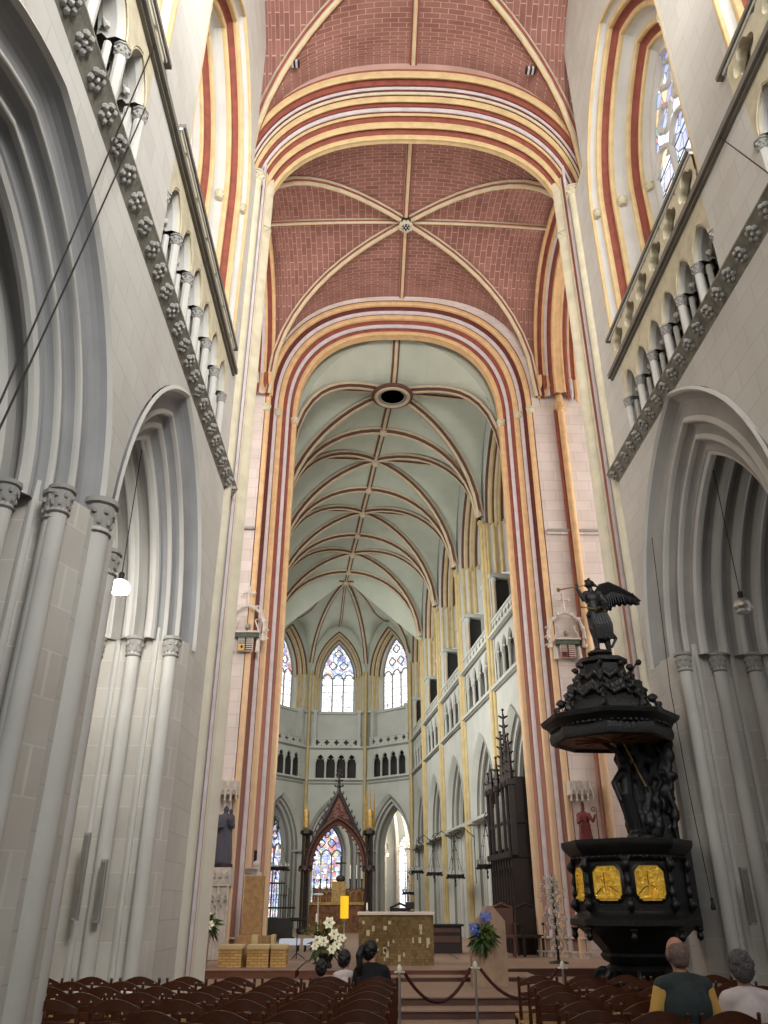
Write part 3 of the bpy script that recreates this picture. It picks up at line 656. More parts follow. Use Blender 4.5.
def choir_bay(w, t, fr, L, apse=False, nt=4):
    c = L/2; a = min(1.45, L/2-.62) if not apse else L/2-.55; ri = 2.35 if not apse else 2.35
    zsp = 4.3
    oo = .42
    holewall(w, fr, 0, L, zsp, 8.1, c, a, ri, zsp, zsp, 'chs', 0, off=oo)
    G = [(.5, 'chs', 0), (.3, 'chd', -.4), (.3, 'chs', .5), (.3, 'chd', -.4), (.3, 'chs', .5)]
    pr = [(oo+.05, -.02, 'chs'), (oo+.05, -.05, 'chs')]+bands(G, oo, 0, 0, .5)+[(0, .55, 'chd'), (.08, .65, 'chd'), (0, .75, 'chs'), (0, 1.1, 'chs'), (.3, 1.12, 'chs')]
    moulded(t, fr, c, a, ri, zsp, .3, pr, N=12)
    rect(w, fr, 0, c-a-oo, 0, zsp, 0, 'chs'); rect(w, fr, c+a+oo, L, 0, zsp, 0, 'chs')
    if not apse:
        rect(w, fr, c-a-oo, c+a+oo, 0, zsp, .32, 'stone'); t.fbox(fr, 0, L, -.1, .34, zsp+.0, zsp+.09, 'chs')
        for q_ in range(5): t.tube([fr(c-a+q_*a/2, .3, .3), fr(c-a+q_*a/2, .3, zsp)], .05, 'chs', 6)
    for e in (-1, 1):                                  # impost string
        x0, x1 = sorted((c+e*(a+.1), c+e*(L/2)))
        t.fbox(fr, x0, x1, -.12, .5, zsp-.06, zsp+.04, 'chs')
    # strings
    for z, o_ in ((8.05, .14), (9.83, .14)):
        t.fbox(fr, 0, L, -o_, .1, z, z+.1, 'chs'); t.fbox(fr, 0, L, -o_*.55, .1, z-.07, z, 'chd')
    if apse: t.fbox(fr, .2, L-.2, -.015, 0, 7.8, 7.9, 'chd')
    # triforium
    x0, x1 = (.42, L-.42) if not apse else (.5, L-.5); wd = (x1-x0)/nt
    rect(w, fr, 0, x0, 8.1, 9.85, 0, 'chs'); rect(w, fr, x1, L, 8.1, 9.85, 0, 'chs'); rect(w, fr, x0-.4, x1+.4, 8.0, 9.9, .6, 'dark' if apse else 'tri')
    for k in range(nt):
        xa = x0+k*wd
        holewall(t, fr, xa, xa+wd, 9.1, 9.85, xa+wd/2, wd*.36, wd*.55, 9.15, 9.1, 'chs', .02, N=5)
        moulded(t, fr, xa+wd/2, wd*.36, wd*.55, 9.15, 9.1, [(0, .02, 'chs'), (-.02, .1, 'chd'), (.03, .2, 'chd')], N=5)
        for e in (-1, 1): t.tube([fr(xa+wd/2+e*wd*.34, .08, 9.28), fr(xa+wd/2+e*wd*.12, .08, 9.22)], [.05, .015], 'chs', 5)
        for xx in ((xa, xa+wd) if k == nt-1 else (xa,)):
            p = fr(xx, .1, 0); shaft(t, p.x, p.y, 8.15, 9.1, .06, 'chs', 8); capital(t, (p.x, p.y, 9.0), .06, .14, 'chs', 8)
    # balustrade
    bz0, bz1 = 9.93, 10.38; nb = 5 if apse else 8; xb0, xb1 = .3, L-.3; wb = (xb1-xb0)/nb
    t.fbox(fr, xb0, xb1, -.06, .12, bz1-.05, bz1+.03, 'chs')
    for k in range(nb):
        ca = xb0+(k+.5)*wb; zc = (bz0+bz1)/2; K = 20; inner = []; outer = []
        h2, w2 = (bz1-bz0)/2, wb/2; r0 = min(h2, w2)*.72
        for i in range(K):
            th = 2*PI*i/K+PI/K; rr = r0*(.55+.45*abs(math.cos(2*th))); inner.append((ca+rr*math.cos(th), zc+rr*math.sin(th)))
            c_, s2 = math.cos(th), math.sin(th); sc = min(w2/max(1e-6, abs(c_)), h2/max(1e-6, abs(s2))); outer.append((ca+sc*c_, zc+sc*s2))
        vs = [fr(x, -.02, z) for x, z in outer]+[fr(x, -.02, z) for x, z in inner]+[fr(x, .08, z) for x, z in inner]
        fs = []
        for i in range(K):
            j = (i+1) % K; fs += [(i, j, K+j, K+i), (K+i, K+j, 2*K+j, 2*K+i)]
        t.add(vs, fs, 'chs')
        t.add([fr(xx, .085, z) for xx, z in ((ca-w2, bz0), (ca+w2, bz0), (ca+w2, bz1), (ca-w2, bz1))], [(0, 1, 2, 3)], 'dark')  # dark sheet behind the holes stands for the shade there
    w.quad(fr(0, 0, 9.9), fr(L, 0, 9.9), fr(L, .9, 9.9), fr(0, .9, 9.9), 'chs'); w.quad(fr(0, 0, 8.02), fr(L, 0, 8.02), fr(L, .65, 8.02), fr(0, .65, 8.02), 'chs')
    # clerestory
    D_ = .8
    if apse:
        ga, gh, gs = L/2-.72, 2.25, 14.1; zb = 11.95
        rect(w, fr, -.35, L+.35, 9.8, zb+.1, .45, 'chs')
        t.fbox(fr, .45, L-.45, .3, .6, zb-.08, zb, 'chs')
        for e in (.42, L-.42):
            t.fbox(fr, e-.1, e+.1, .05, .5, 9.9, zb+.02, 'chs'); t.fbox(fr, e-.16, e+.16, 0, .5, zb-.05, zb+.12, 'chs')
    else:
        ga, gh, gs = 1.1, 2.4, 14.15; zb = 12.15
        rect(w, fr, -.1, L+.1, 9.9, zb, D_+.1, 'chd')
        for e in (-1, 1):           # passage piers with a lintel and a dark panel for the shaded doorway
            xj = c+e*1.6; xe = c+e*(L/2); xa, xb = sorted((xj, xe))
            for dA, dB in ((0, .16),): t.fbox(fr, xa, xb, dA, dB, 9.9, 12.1, 'chs')
            t.fbox(fr, xa, xb, .7, .9, 9.9, 12.1, 'chs')
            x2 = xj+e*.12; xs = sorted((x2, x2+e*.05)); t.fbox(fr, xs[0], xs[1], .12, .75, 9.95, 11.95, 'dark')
            xa2, xb2 = sorted((xj-e*.12, xe)); t.fbox(fr, xa2, xb2, -.04, .95, 12.02, 12.16, 'chs')
            p = fr(xj-e*.02, .12, 0); shaft(t, p.x, p.y, 9.95, 11.85, .07, 'chp', 8); capital(t, (p.x, p.y, 11.8), .07, .2, 'chs', 8)
    oo = .48 if apse else .62
    B = [(.4, 'chr', .5), (.25, 'chp', 0), (.4, 'chy', .5), (.25, 'chr', -.3), (.5, 'chp', .3), (.4, 'chy', .5), (.4, 'chr', -.3), (.4, 'chs', 0), (.5, 'chs', -.2)]
    Bj = [(.4, 'chy', .5), (.35, 'chs', -.2), (.4, 'chy', .5), (.35, 'chp', -.3), (.4, 'chy', .5), (.6, 'chs', 0), (.4, 'chs', .3)]
    moulded(t, fr, c, ga, gh, gs, gs, bands(B, oo, 0, 0, D_), N=12)
    ar = bands(Bj, oo, 0, 0, D_)
    for e in (-1, 1):
        for (o1, d1, m1), (o2, d2, _) in zip(ar[:-1], ar[1:]):
            t.quad(fr(c+e*(ga+o1), d1, zb), fr(c+e*(ga+o2), d2, zb), fr(c+e*(ga+o2), d2, gs), fr(c+e*(ga+o1), d1, gs), m1)
        for q in (.1, .45, .8): 
            p = fr(c+e*(ga+oo*(1-q)+.02), D_*q-.02, gs-.12); capital(t, p, .05, .16, 'chy', 8)
    holewall(w, fr, 0, L, zb, 18.3, c, ga, gh, gs, zb, 'chs' if not apse else 'chw', 0, off=oo, N=12)
    return (c, ga, gh, gs, zb, D_)
def wallshaft(t, p, z1=14.2, tri3=True, inn=(0, 0)):
    x, y = p
    shaft(t, x, y, .3, z1, .1, 'chy', 12)
    for e in (-1, 1):
        shaft(t, x+D.x*.17*e+inn[0], y+D.y*.17*e+inn[1], .3, z1, .075, 'chy' if e < 0 else 'chs', 10)
    capital(t, (x, y, z1-.05), .11, .22, 'chy')
for side in (1, -1):
    for k in range(5):
        s_ = S0+k*BL
        L = BL if k < 4 else 23.3-s_
        if k == 0: dl = .95 if side > 0 else 1.65; s_ += dl; L -= dl
        if side > 0: fr = frame(V((*cp(s_, 0), 0)), D, NN)
        else: fr = frame(V((*cp(s_, -2*HW), 0)), D, -NN)
        w = MB(); t = MB(); wn = choir_bay(w, t, fr, L)
        pth = fr(0, -.08, 0); wallshaft(t, (pth.x, pth.y), inn=tuple((NN*.06*side)[:2]))
        struct(w, 'wall_choir_%s_%d' % ('right' if side > 0 else 'left', k+1)); struct(t, trim())
        window(fr, wn[0], wn[1], wn[2], wn[3], wn[4], wn[5], 'g_day', 3, 'chs', .05)
CR = V((*cp(23.3, 0), 0)); CL_ = V((*cp(23.3, -2*HW), 0)); CB = V((-.21, 47.45, 0)); CC = V((-3.65, 47.3, 0))
faces = [(CB, CR, 'g_apse2'), (CC, CB, 'g_apse'), (CL_, CC, 'g_apse')]
for k, (A, B, g) in enumerate(faces):
    u = (B-A).normalized(); n = V((-u.y, u.x, 0)); 
    if n.y < 0: n = -n
    fr = frame(A, u, n); w = MB(); t = MB(); wn = choir_bay(w, t, fr, (B-A).length, True)
    struct(w, 'wall_apse_%d' % (k+1)); struct(t, trim())
    window(fr, wn[0], wn[1], wn[2], wn[3], wn[4], wn[5], g, 3, 'chd', .045)
mb = MB()
ctr = (CR+CL_)/2
for p in (CR, CB, CC, CL_):
    q = p+(ctr-p).normalized()*.1; wallshaft(mb, (q.x, q.y))
struct(mb, trim())
# choir vault
web = MB(); rbs = MB()
for k in range(4):
    s_ = S0+k*BL
    f = (lambda tx, ty, s_=s_: vp(s_+BL/2*(1+ty), tx)) if k else (lambda tx, ty: vp(1.85+(2.45 if ty > 0 else 1.85-sw(tx))*ty, tx))
    vaultbay(web, rbs, f, HW, BL/2, 14.2, 4.1, 3.95, 4.0, 2.05, 'chw', RC, .165, .2, N=10, trans=(False, True), lim=.985, lift=0 if k else 1.5)
gq = lambda x: max(0., 1-min(1, abs(x))**2.05)**(1/2.05)
pv = None; ew = MB()
for i in range(41):
    tx = -1+i/20; x, y = vp(sw(tx), tx); q = V((x, y, 14.2+5.5*gq(tx)))
    if pv: ew.quad(pv, q, V((q.x, q.y, 24)), V((pv.x, pv.y, 24)), 'chw')
    pv = q
x, y = vp(sw(1), 1); ew.quad((x, y, 14), (9, y+.1, 14), (9, y+.1, 24), (x, y, 24), 'chw'); x, y = vp(sw(-1), -1); ew.quad((x, y, 14), (-9, y, 14), (-9, y, 24), (x, y, 24), 'chw')
struct(ew, 'wall_choir_west')
# apse vault: ribs radiating from a boss
bs = V((*vp(20.4, 0), 18.2))
cor = [V((*cp(18.85, 0), 14.2)), V((CR.x, CR.y, 14.2)), V((CB.x, CB.y, 14.2)), V((CC.x, CC.y, 14.2)), V((CL_.x, CL_.y, 14.2)), V((*cp(18.85, -2*HW), 14.2))]
def apsew(A, B, t, q):
    """point on the cell between corners A,B: q across 0..1, t outward 0..1"""
    g = lambda x: max(0., 1-x**2.1)**.5
    mid = A.lerp(B, q); base = bs.lerp(mid, t)
    zr = 14.2+4.0*g(t)
    hA = 3.15+.0*t; k = max(0, 1-abs(2*q-1)**2.2)**.5
    zw = 14.2+hA*k
    zz = max(zr, 14.2+(zw-14.2)*1.0 if t > .0 else zr) if False else zr+(max(0, zw-zr))*min(1, max(0, (t-.15)/.85))**.9
    return V((base.x, base.y, zz))
for A, B in zip(cor[:-1], cor[1:]):
    K = 12; vs = [apsew(A, B, i/K, j/K) for i in range(K+1) for j in range(K+1)]
    web.add(vs, [(i*(K+1)+j, i*(K+1)+j+1, (i+1)*(K+1)+j+1, (i+1)*(K+1)+j) for i in range(K) for j in range(K)], 'chw', [(0, 0)]*len(vs))
for A, B in zip(cor[:-1], cor[1:]): rib(rbs, [apsew(A, B, i/14*.98, .5) for i in range(15)], .08, .1, RC)
for A in cor: rib(rbs, [apsew(A, A, i/16*.985, 0) for i in range(17)], .14, .18, RC)
# triangle between last transverse rib and boss
rib(rbs, [V((*vp(18.85, 0), 18.2)), bs], .09, .13, RC)
web.add([V((*cp(18.85, -2*HW), 14.2)), ], [], 'chw')
K = 20; g = lambda x: max(0., 1-abs(x)**2.05)**(1/2.05)
vs = []
for i in range(K+1):
    t = -1+2*i/K; vs += [V((*vp(18.85, t), 14.2+4.0*g(t))), ]
bsx = len(vs); vs.append(bs+V((0, 0, .02)))
web.add(vs, [(i, i+1, bsx) for i in range(K)], 'chw', [(0, 0)]*len(vs))
struct(web, 'ceiling_choir', ang=60)
for s_ in (4.3, 6.72, 9.15, 11.6, 14.0, 16.4, 18.85, 20.4):
    x, y = vp(s_, 0); rbs.lathe([(.05, -.34), (.13, -.3), (.17, -.2), (.15, -.08)], (x, y, 18.25), 'chp', 10)
# oculus in the first bay
x, y = vp(1.8, 0)
for q_, (r_a, m_) in enumerate(((.48, 'chd'), (.58, 'chp'), (.68, 'chr'))): rbs.tube([(x+r_a*math.cos(2*PI*i/32), y+r_a*math.sin(2*PI*i/32), 18.04-.05*(q_ == 1)) for i in range(33)], .075, m_, 8, False)
rbs.lathe([(.01, 0), (.5, 0)], (x, y, 18.01), 'dark', 28)  # dark disc standing for the shaded opening
struct(rbs, trim())

# ================================================================== aisles beyond the arcades
for x0, x1, e, nm in ((-7.6, -4.45, -1, 'wall_aisle_left'), (9.9, 6.5, 1, 'wall_aisle_right')):
    mb = MB(); fr = frame((x0, 0, 0), (0, 1, 0), (e, 0, 0))
    for k in range(4):
        ya = -5+k*5.2; holewall(mb, fr, ya, ya+5.2, 0, 11, ya+2.6, 1.2, 2.2, 5.2, 2.2, 'sx', 0, off=.3)
        moulded(mb, fr, ya+2.6, 1.2, 2.2, 5.2, 2.2, bands([(.5, 'stone', .3), (.5, 'stoned', -.3), (.5, 'stone', .4)], .3, 0, 0, .6), N=10)
    struct(mb, nm)
    for k in range(4): window(fr, -5+k*5.2+2.6, 1.2, 2.2, 5.2, 2.2, .58, 'g_day', 3, 'stone', .06)
    web = MB(); rbs = MB()
    for y0, y1 in ((-5, 1.5), (1.5, 7.25), (7.25, 12.9), (12.9, 18)):
        cy, hy = (y0+y1)/2, (y1-y0)/2; cx, hx = (x0+x1)/2, abs(x0-x1)/2
        vaultbay(web, rbs, lambda tx, ty: (cx+hx*tx, cy+hy*ty), hx, hy, 5.2, 3.2, 3.0, 3.0, 2.1, 'stone', ['stone']*5, .12, .2, N=6, trans=(True, True))
        for e2 in (0,):
            for y in (y1,):
                shaft(rbs, x0-e*.08, y, 0, 5.2, .14, 'stone'); capital(rbs, (x0-e*.08, y, 5.0), .13, .3, 'stoned')
    struct(web, 'ceiling_aisle_%s' % ('left' if e < 0 else 'right'), ang=60); struct(rbs, trim())
# ambulatory behind the apse and aisle walls outside the choir
mb = MB()
for (a, b) in ((V((9.2, 22.5, 0)), V((7.0, 46, 0))), (V((7.0, 46, 0)), V((3.5, 52, 0))), (V((-9.2, 22.5, 0)), V((-10.4, 44, 0)))):
    mb.quad(a, b, b+V((0, 0, 12)), a+V((0, 0, 12)), 'chs')
mb.quad((3.5, 52, 0), (.3, 53.2, 0), (.3, 53.2, 12), (3.5, 52, 12), 'chs')
struct(mb, 'wall_ambulatory_right')
fr = frame((-10.4, 44, 0), (6.2, 8.5, 0), (-8.5, 6.2, 0)); mb = MB()
holewall(mb, fr, 0, 5.5, 0, 12, 2.6, 1.3, 2.3, 4.6, 1.0, 'chd', 0); holewall(mb, fr, 5.5, 10.52, 0, 12, 7.6, 1.35, 2.3, 4.6, 1.0, 'chd', 0); struct(mb, 'wall_ambulatory_left')
window(fr, 2.6, 1.3, 2.3, 4.6, 1.0, .1, 'g_low', 4, 'chd', .05); window(fr, 7.6, 1.35, 2.3, 4.6, 1.0, .1, 'g_low', 4, 'chd', .05)
fr = frame((-4.1, 52.8, 0), (1, 0, 0), (0, 1, 0)); mb = MB()
holewall(mb, fr, -.4, 4.6, 0, 12, 1.15, 1.3, 2.1, 4.4, 1.2, 'chs', 0, off=.35)
moulded(mb, fr, 1.15, 1.3, 2.1, 4.4, 1.2, bands([(.5, 'chs', .4), (.4, 'chd', -.3), (.5, 'chs', .4), (.4, 'chd', -.3)], .35, 0, 0, .7), N=12)
for k in range(5):
    o_ = .55+.28*k; moulded(mb, fr, 1.15, 1.3, 2.3, 4.4, .3, [(o_, -.3-k*.45, 'chs'), (o_, -.5-k*.45, 'chd'), (o_+.2, -.6-k*.45, 'chs')], N=12)
struct(mb, 'wall_chapel')
window(fr, 1.15, 1.3, 2.1, 4.4, 1.2, .68, 'g_low', 4, 'chd', .045)
mb = MB(); q9 = lambda *a: mb.quad(*[(x, y, 9.2) for x, y in a], 'chw')
q9((-13, 48.6), (9, 48.6), (9, 56), (-13, 56)); q9((3.2, 22.4), (9.4, 22.4), (9.4, 48.6), (3.2, 48.6)) if False else None
q9((5.6, 22.4), (9.4, 22.4), (7.5, 48.6), (3.4, 45.6)); q9((3.4, 45.6), (7.5, 48.6), (1, 48.6), (.3, 48.2)); q9((-13, 22.4), (-4.6, 22.4), (-6.9, 45), (-13, 45)); q9((-13, 45), (-6.9, 45), (-4.2, 48.6), (-13, 48.6))
struct(mb, 'ceiling_ambulatory')
# bright radiating chapel seen through the right arch
fr = frame((0.3, 53.2, 0), (3.2, -1.2, 0), (1.2, 3.2, 0)); mb = MB()
for k, x in enumerate((.2, .95, 1.7, 2.45)):
    p = fr(x, -.3-.2*(k % 2), 0); shaft(mb, p.x, p.y, 0, 4.6, .12, 'pale_st'); capital(mb, (p.x, p.y, 4.4), .12, .25, 'pale_st')
    q = fr(1.3, -1.6, 8.0); rib(mb, [V((p.x, p.y, 4.6)).lerp(q, 1-math.cos(i/10*PI/2))*1 if False else V((p.x+(q.x-p.x)*(1-math.cos(i/10*PI/2)), p.y+(q.y-p.y)*(1-math.cos(i/10*PI/2)), 4.6+3.4*math.sin(i/10*PI/2))) for i in range(11)], .1, .14, ['pale_st']*5)
struct(mb, trim())
window(fr, .55, .3, .6, 4.7, 1.2, -.08, 'sky', 1, 'chs', .04); window(fr, 2.1, .42, .8, 4.7, 1.2, -.08, 'sky', 2, 'chs', .04)
# ================================================================== helpers for things
def part(mb, name, root, label=None, ang=35, bevel=0, up=None):
    """mesh built in world coordinates, stored relative to its thing"""
    L = root.location; mb.v = [(v[0]-L.x, v[1]-L.y, v[2]-L.z) for v in mb.v]
    o = mb.build(name, up or root, ang, bevel)
    if label: o['label'] = label
    return o
def solo(mb, name, label, cat, loc, group=None, bevel=0):
    mb.v = [(v[0]-loc[0], v[1]-loc[1], v[2]-loc[2]) for v in mb.v]
    o = mb.build(name, None, bevel=bevel); o.location = loc; return tag(o, label, cat, group)
def ell(mb, c, r, m, n=14, k=9, rot=None):
    c = V(c); rr = []
    for i in range(k+1):
        a = PI*max(.04, min(k-.04, i))/k; ring = []
        for j in range(n):
            p = V((r[0]*math.sin(a)*math.cos(2*PI*j/n), r[1]*math.sin(a)*math.sin(2*PI*j/n), -r[2]*math.cos(a)))
            if rot is not None: p = rot @ p
            ring.append(c+p)
        rr.append(ring)
    mb.rings(rr, m)
def limb(mb, pts, rs, m, n=12):
    pts = [V(p) for p in pts]; mb.tube(pts, rs, m, n)
    for p, r in ((pts[0], rs[0]), (pts[-1], rs[-1])): ell(mb, p, (r, r, r), m, n, 6)
def organic(mb, name, matname, voxel, xf=None, smooth=6):
    """union of shapes melted into one continuous skin"""
    if xf: mb.v = [tuple(xf @ V(v)) for v in mb.v]
    me = bpy.data.meshes.new(name+'_src'); me.from_pydata(mb.v, [], mb.f); o = bpy.data.objects.new('src', me); C.objects.link(o)
    md = o.modifiers.new('r', 'REMESH'); md.mode = 'VOXEL'; md.voxel_size = voxel; md.use_smooth_shade = True
    sm = o.modifiers.new('s', 'SMOOTH'); sm.iterations = smooth; sm.factor = .5
    dg = bpy.context.evaluated_depsgraph_get(); dg.update()
    out = bpy.data.meshes.new_from_object(o.evaluated_get(dg)); bpy.data.objects.remove(o); bpy.data.meshes.remove(me)
    out.name = name; out.materials.clear(); out.materials.append(M[matname])
    out.polygons.foreach_set('use_smooth', [True]*len(out.polygons))
    return out
def orgpart(mb, name, matname, voxel, root, label=None, xf=None, smooth=6, up=None):
    me = organic(mb, name, matname, voxel, xf, smooth); L = root.location
    me.transform(Matrix.Translation(-L)); o = bpy.data.objects.new(name, me); C.objects.link(o); o.parent = up or root
    if label: o['label'] = label
    return o
def spiral(c, r, turns, u, v, n=26, r0=.15):
    c, u, v = V(c), V(u), V(v)
    return [c+(u*math.cos(2*PI*turns*i/n)+v*math.sin(2*PI*turns*i/n))*r*(1-(1-r0)*i/n) for i in range(n+1)]

# ================================================================== platforms and steps
mb = MB()
def slab(x0, x1, y0, y1, z0, z1, lip='plat'):
    mb.box(x0, y0, z0, x1, y1, z1-.02, lip); mb.box(x0-.02, y0-.03, z1-.02, x1+.02, y1, z1, 'platt')
slab(-2.55, 5.2, 13.0, 60, 0, .12, 'stepd'); slab(-2.6, 5.2, 13.6, 60, .12, .235, 'stepd'); slab(-6, 8, 14.2, 60, .235, .35, 'stepd')
slab(-.9, 3.15, 16.85, 18.4, .35, .43, 'stepd'); slab(-1.3, 2.15, 17.35, 20.5, .35, .515); slab(-3.55, -1.4, 17.6, 20.4, .35, .5); slab(2.1, 8, 18.0, 60, .35, .5, 'stepd'); slab(-8, 2.1, 20.8, 60, .35, .5, 'stepd')
struct(mb, 'floor_platform')

# ================================================================== altar
rt_ = empty('altar', (.59, 18.9, .515), 'stone altar faced with gold-brown mosaic under a pale slab top', 'altar')
mb = MB(); mb.box(-.19, 18.5, .515, 1.37, 19.35, 1.43, 'altar')
for k in range(24):
    x, z = random.uniform(-.15, 1.28), random.uniform(.56, 1.3); mb.box(x, 18.485, z, x+random.uniform(.03, .07), 18.51, z+random.uniform(.05, .12), 'mosl')
part(mb, 'altar_block', rt_)
mb = MB(); mb.box(-.22, 18.46, 1.43, 1.4, 19.38, 1.49, 'altt'); part(mb, 'altar_slab', rt_, bevel=.008)
rt_ = empty('candlestick', (-.02, 18.75, 1.49), 'short white candle in a small holder on the left end of the altar', 'candle')
mb = MB(); mb.lathe([(.04, 0), (.04, .01), (.015, .03), (.025, .04)], (-.02, 18.75, 1.49), 'steel', 10); part(mb, 'holder', rt_)
mb = MB(); mb.lathe([(.017, .03), (.017, .16), (.003, .18)], (-.02, 18.75, 1.49), 'wax', 10); part(mb, 'candle', rt_)
rt_ = empty('book_stand', (.9, 18.8, 1.49), 'small dark book stand on the right half of the altar', 'stand')
mb = MB(); mb.box(.84, 18.72, 1.49, .97, 18.85, 1.51, 'iron'); mb.tube([(.9, 18.8, 1.5), (.9, 18.84, 1.6)], .012, 'iron')
part(mb, 'stand_base', rt_)
mb = MB(); mb.box(-.09, -.008, 0, .09, .012, .14, 'iron', Matrix.Translation((.9, 18.79, 1.55)) @ Matrix.Rotation(R(-28), 4, 'X')); part(mb, 'book_rest', rt_)

# ================================================================== lectern with blue flowers
rt_ = empty('stone_lectern', (2.12, 15.9, .35), 'pale stone lectern with a pointed front standing right of the altar steps', 'lectern')
def lect(x0, x1, xm, y0, y1, zb, zs, za, m):
    p = [(x0, zb), (x1, zb), (x1, zs), (xm+.05, za), (xm-.05, za), (x0, zs)]
    a = [V((x, y0, z)) for x, z in p]; b = [V((x, y1, z)) for x, z in p]; q = MB(); n = len(p)
    q.add(a+b, [tuple(range(n)), tuple(range(2*n-1, n-1, -1))]+[(i, (i+1) % n, n+(i+1) % n, n+i) for i in range(n)], m); return q
part(lect(1.83, 2.2, 2.02, 15.72, 15.86, .35, 1.32, 1.42, 'lect'), 'front_panel', rt_, bevel=.006)
part(lect(2.0, 2.46, 2.2, 15.88, 16.3, .35, 1.36, 1.6, 'lect'), 'rear_block', rt_, bevel=.006)
mb = MB(); mb.box(1.84, 15.86, .35, 2.1, 16.2, 1.1, 'lect'); part(mb, 'side_block', rt_)
def leafs(mb, c, rad, n, m, ln=.16, seed=0, flat=.7, up=.2):
    rd = random.Random(seed); c = V(c)
    for k in range(n):
        d = V((rd.gauss(0, 1), rd.gauss(0, .6), rd.gauss(up, 1)*flat)); d.normalize(); L = ln*rd.uniform(.6, 1.3); w = L*.17
        b = c+d*rad*rd.uniform(.1, .75); s_ = d.cross(V((rd.random(), rd.random(), rd.random()))).normalized(); nn = d.cross(s_)
        p = [b, b+d*L*.35+s_*w+nn*w*.4, b+d*L-V((0, 0, L*.3)), b+d*L*.35-s_*w+nn*w*.4, b+d*L*.4]
        mb.add(p, [(0, 1, 4), (1, 2, 4), (2, 3, 4), (3, 0, 4)], m)
def bloom(mb, c, r, m, core='leaf2', petals=6, face=(-.1, -1, .35)):
    c = V(c); f = V(face).normalized(); a = f.cross(V((0, 0, 1))).normalized(); b = a.cross(f)
    for k in range(petals):
        for lay, rr in ((0, 1), (1, .62)):
            t = 2*PI*(k+lay*.5)/petals; d = a*math.cos(t)+b*math.sin(t); s_ = f.cross(d)
            p = [c, c+d*r*rr*.6+s_*r*.32*rr+f*r*.3*(lay+.6), c+d*r*rr+f*r*(.15+.45*lay), c+d*r*rr*.6-s_*r*.32*rr+f*r*.3*(lay+.6)]
            mb.add(p, [(0, 1, 2), (0, 2, 3)], m)
    mb.ball(c+f*r*.25, r*.16, core, 6)
rt_ = empty('flower_arrangement', (2.0, 15.62, .75), 'spray of blue hydrangeas and green leaves hung on the lectern front', 'flowers')
mb = MB(); leafs(mb, (2.03, 15.62, 1.12), .2, 130, 'leaf', .17, 3, 1.0, -.2); leafs(mb, (2.05, 15.6, 1.2), .14, 50, 'leaf2', .12, 4)
for k in range(5): mb.tube([(2.0+.02*k, 15.66, .82), (1.98+.03*k, 15.62, 1.2)], .006, 'leaf', 5)
part(mb, 'foliage', rt_)
for c, r in (((2.08, 15.56, 1.43), .115), ((1.88, 15.56, 1.22), .1), ((1.83, 15.58, 1.3), .06)):
    mb = MB(); rd = random.Random(5)
    for k in range(46):
        d = V((rd.gauss(0, 1), rd.gauss(-.5, 1), rd.gauss(.1, 1))).normalized(); bloom(mb, V(c)+d*r*.8, r*.26, 'blue', 'petal', 4, d)
    part(mb, 'blossom', rt_, 'round blue flower head')

# ================================================================== flowers, candle and reliquary blocks
rt_ = empty('flower_arrangement', (-.82, 17.75, .515), 'large bouquet of white lilies with long green fronds left of the altar', 'flowers')
mb = MB(); mb.lathe([(.1, 0), (.13, .03), (.1, .1), (.17, .24), (.16, .26)], (-.82, 17.75, .515), 'iron', 14); part(mb, 'vase', rt_)
mb = MB(); leafs(mb, (-.82, 17.72, .93), .3, 150, 'leaf', .2, 8, .8, .3); leafs(mb, (-.82, 17.72, 1.0), .36, 60, 'leaf2', .16, 9, .8, .5)
rd = random.Random(12)
for k in range(9):
    a = rd.uniform(-1.3, 1.3); tip = V((-.82+math.sin(a)*.55, 17.7+rd.uniform(-.1, .1), 1.0+math.cos(a)*.32)); st = V((-.82, 17.75, .78)); md = st.lerp(tip, .55)+V((0, 0, .1)); mb.tube([st, md, tip], [.006, .005, .002], 'leaf2', 4)
    for q in range(10):
        p = md.lerp(tip, q/10); d = V((rd.uniform(-1, 1), rd.uniform(-1, 1), rd.uniform(-.5, 1))).normalized()*.07; mb.add([p, p+d+V((.012, 0, 0)), p+d*1.3, p+d-V((.012, 0, 0))], [(0, 1, 2, 3)], 'leaf2')
part(mb, 'foliage', rt_)
for x, z, r in ((-.76, 1.3, .13), (-.66, 1.1, .12), (-.98, 1.0, .1), (-.86, .98, .11), (-.6, .93, .11), (-.7, .84, .1), (-1.03, .9, .09), (-.5, 1.04, .09)):
    mb = MB(); bloom(mb, (x, 17.52, z), r, 'petal', 'leaf2', 6); part(mb, 'blossom', rt_, 'open white lily')
rt_ = empty('paschal_candle', (-.48, 17.95, .515), 'tall stand holding a bright yellow candle glass left of the altar', 'candle')
mb = MB(); mb.lathe([(.13, 0), (.12, .02), (.02, .04), (.016, .8), (.05, .82), (.05, .85)], (-.48, 17.95, .515), 'steel', 12); part(mb, 'stand', rt_)
mb = MB(); mb.lathe([(.085, .86), (.085, 1.27), (.075, 1.27), (.07, 1.24)], (-.48, 17.95, .515), 'yelc', 16); part(mb, 'candle_glass', rt_, 'yellow candle glass')
rt_ = empty('banner_pole', (-1.02, 18.25, .515), 'thin pale pole topped by a small blue and white disc', 'pole')
mb = MB(); mb.tube([(-1.02, 18.25, .515), (-1.04, 18.25, 1.8)], .012, 'pale', 8); part(mb, 'pole', rt_)
mb = MB(); mb.lathe([(.01, 0), (.1, .01), (.11, .03), (.01, .04)], (-1.04, 18.25, 1.8), 'sheet', 14); part(mb, 'disc', rt_)
rt_ = empty('candlestick', (-1.1, 19.0, .515), 'slim floor candlestick with a white candle behind the lilies', 'candle')
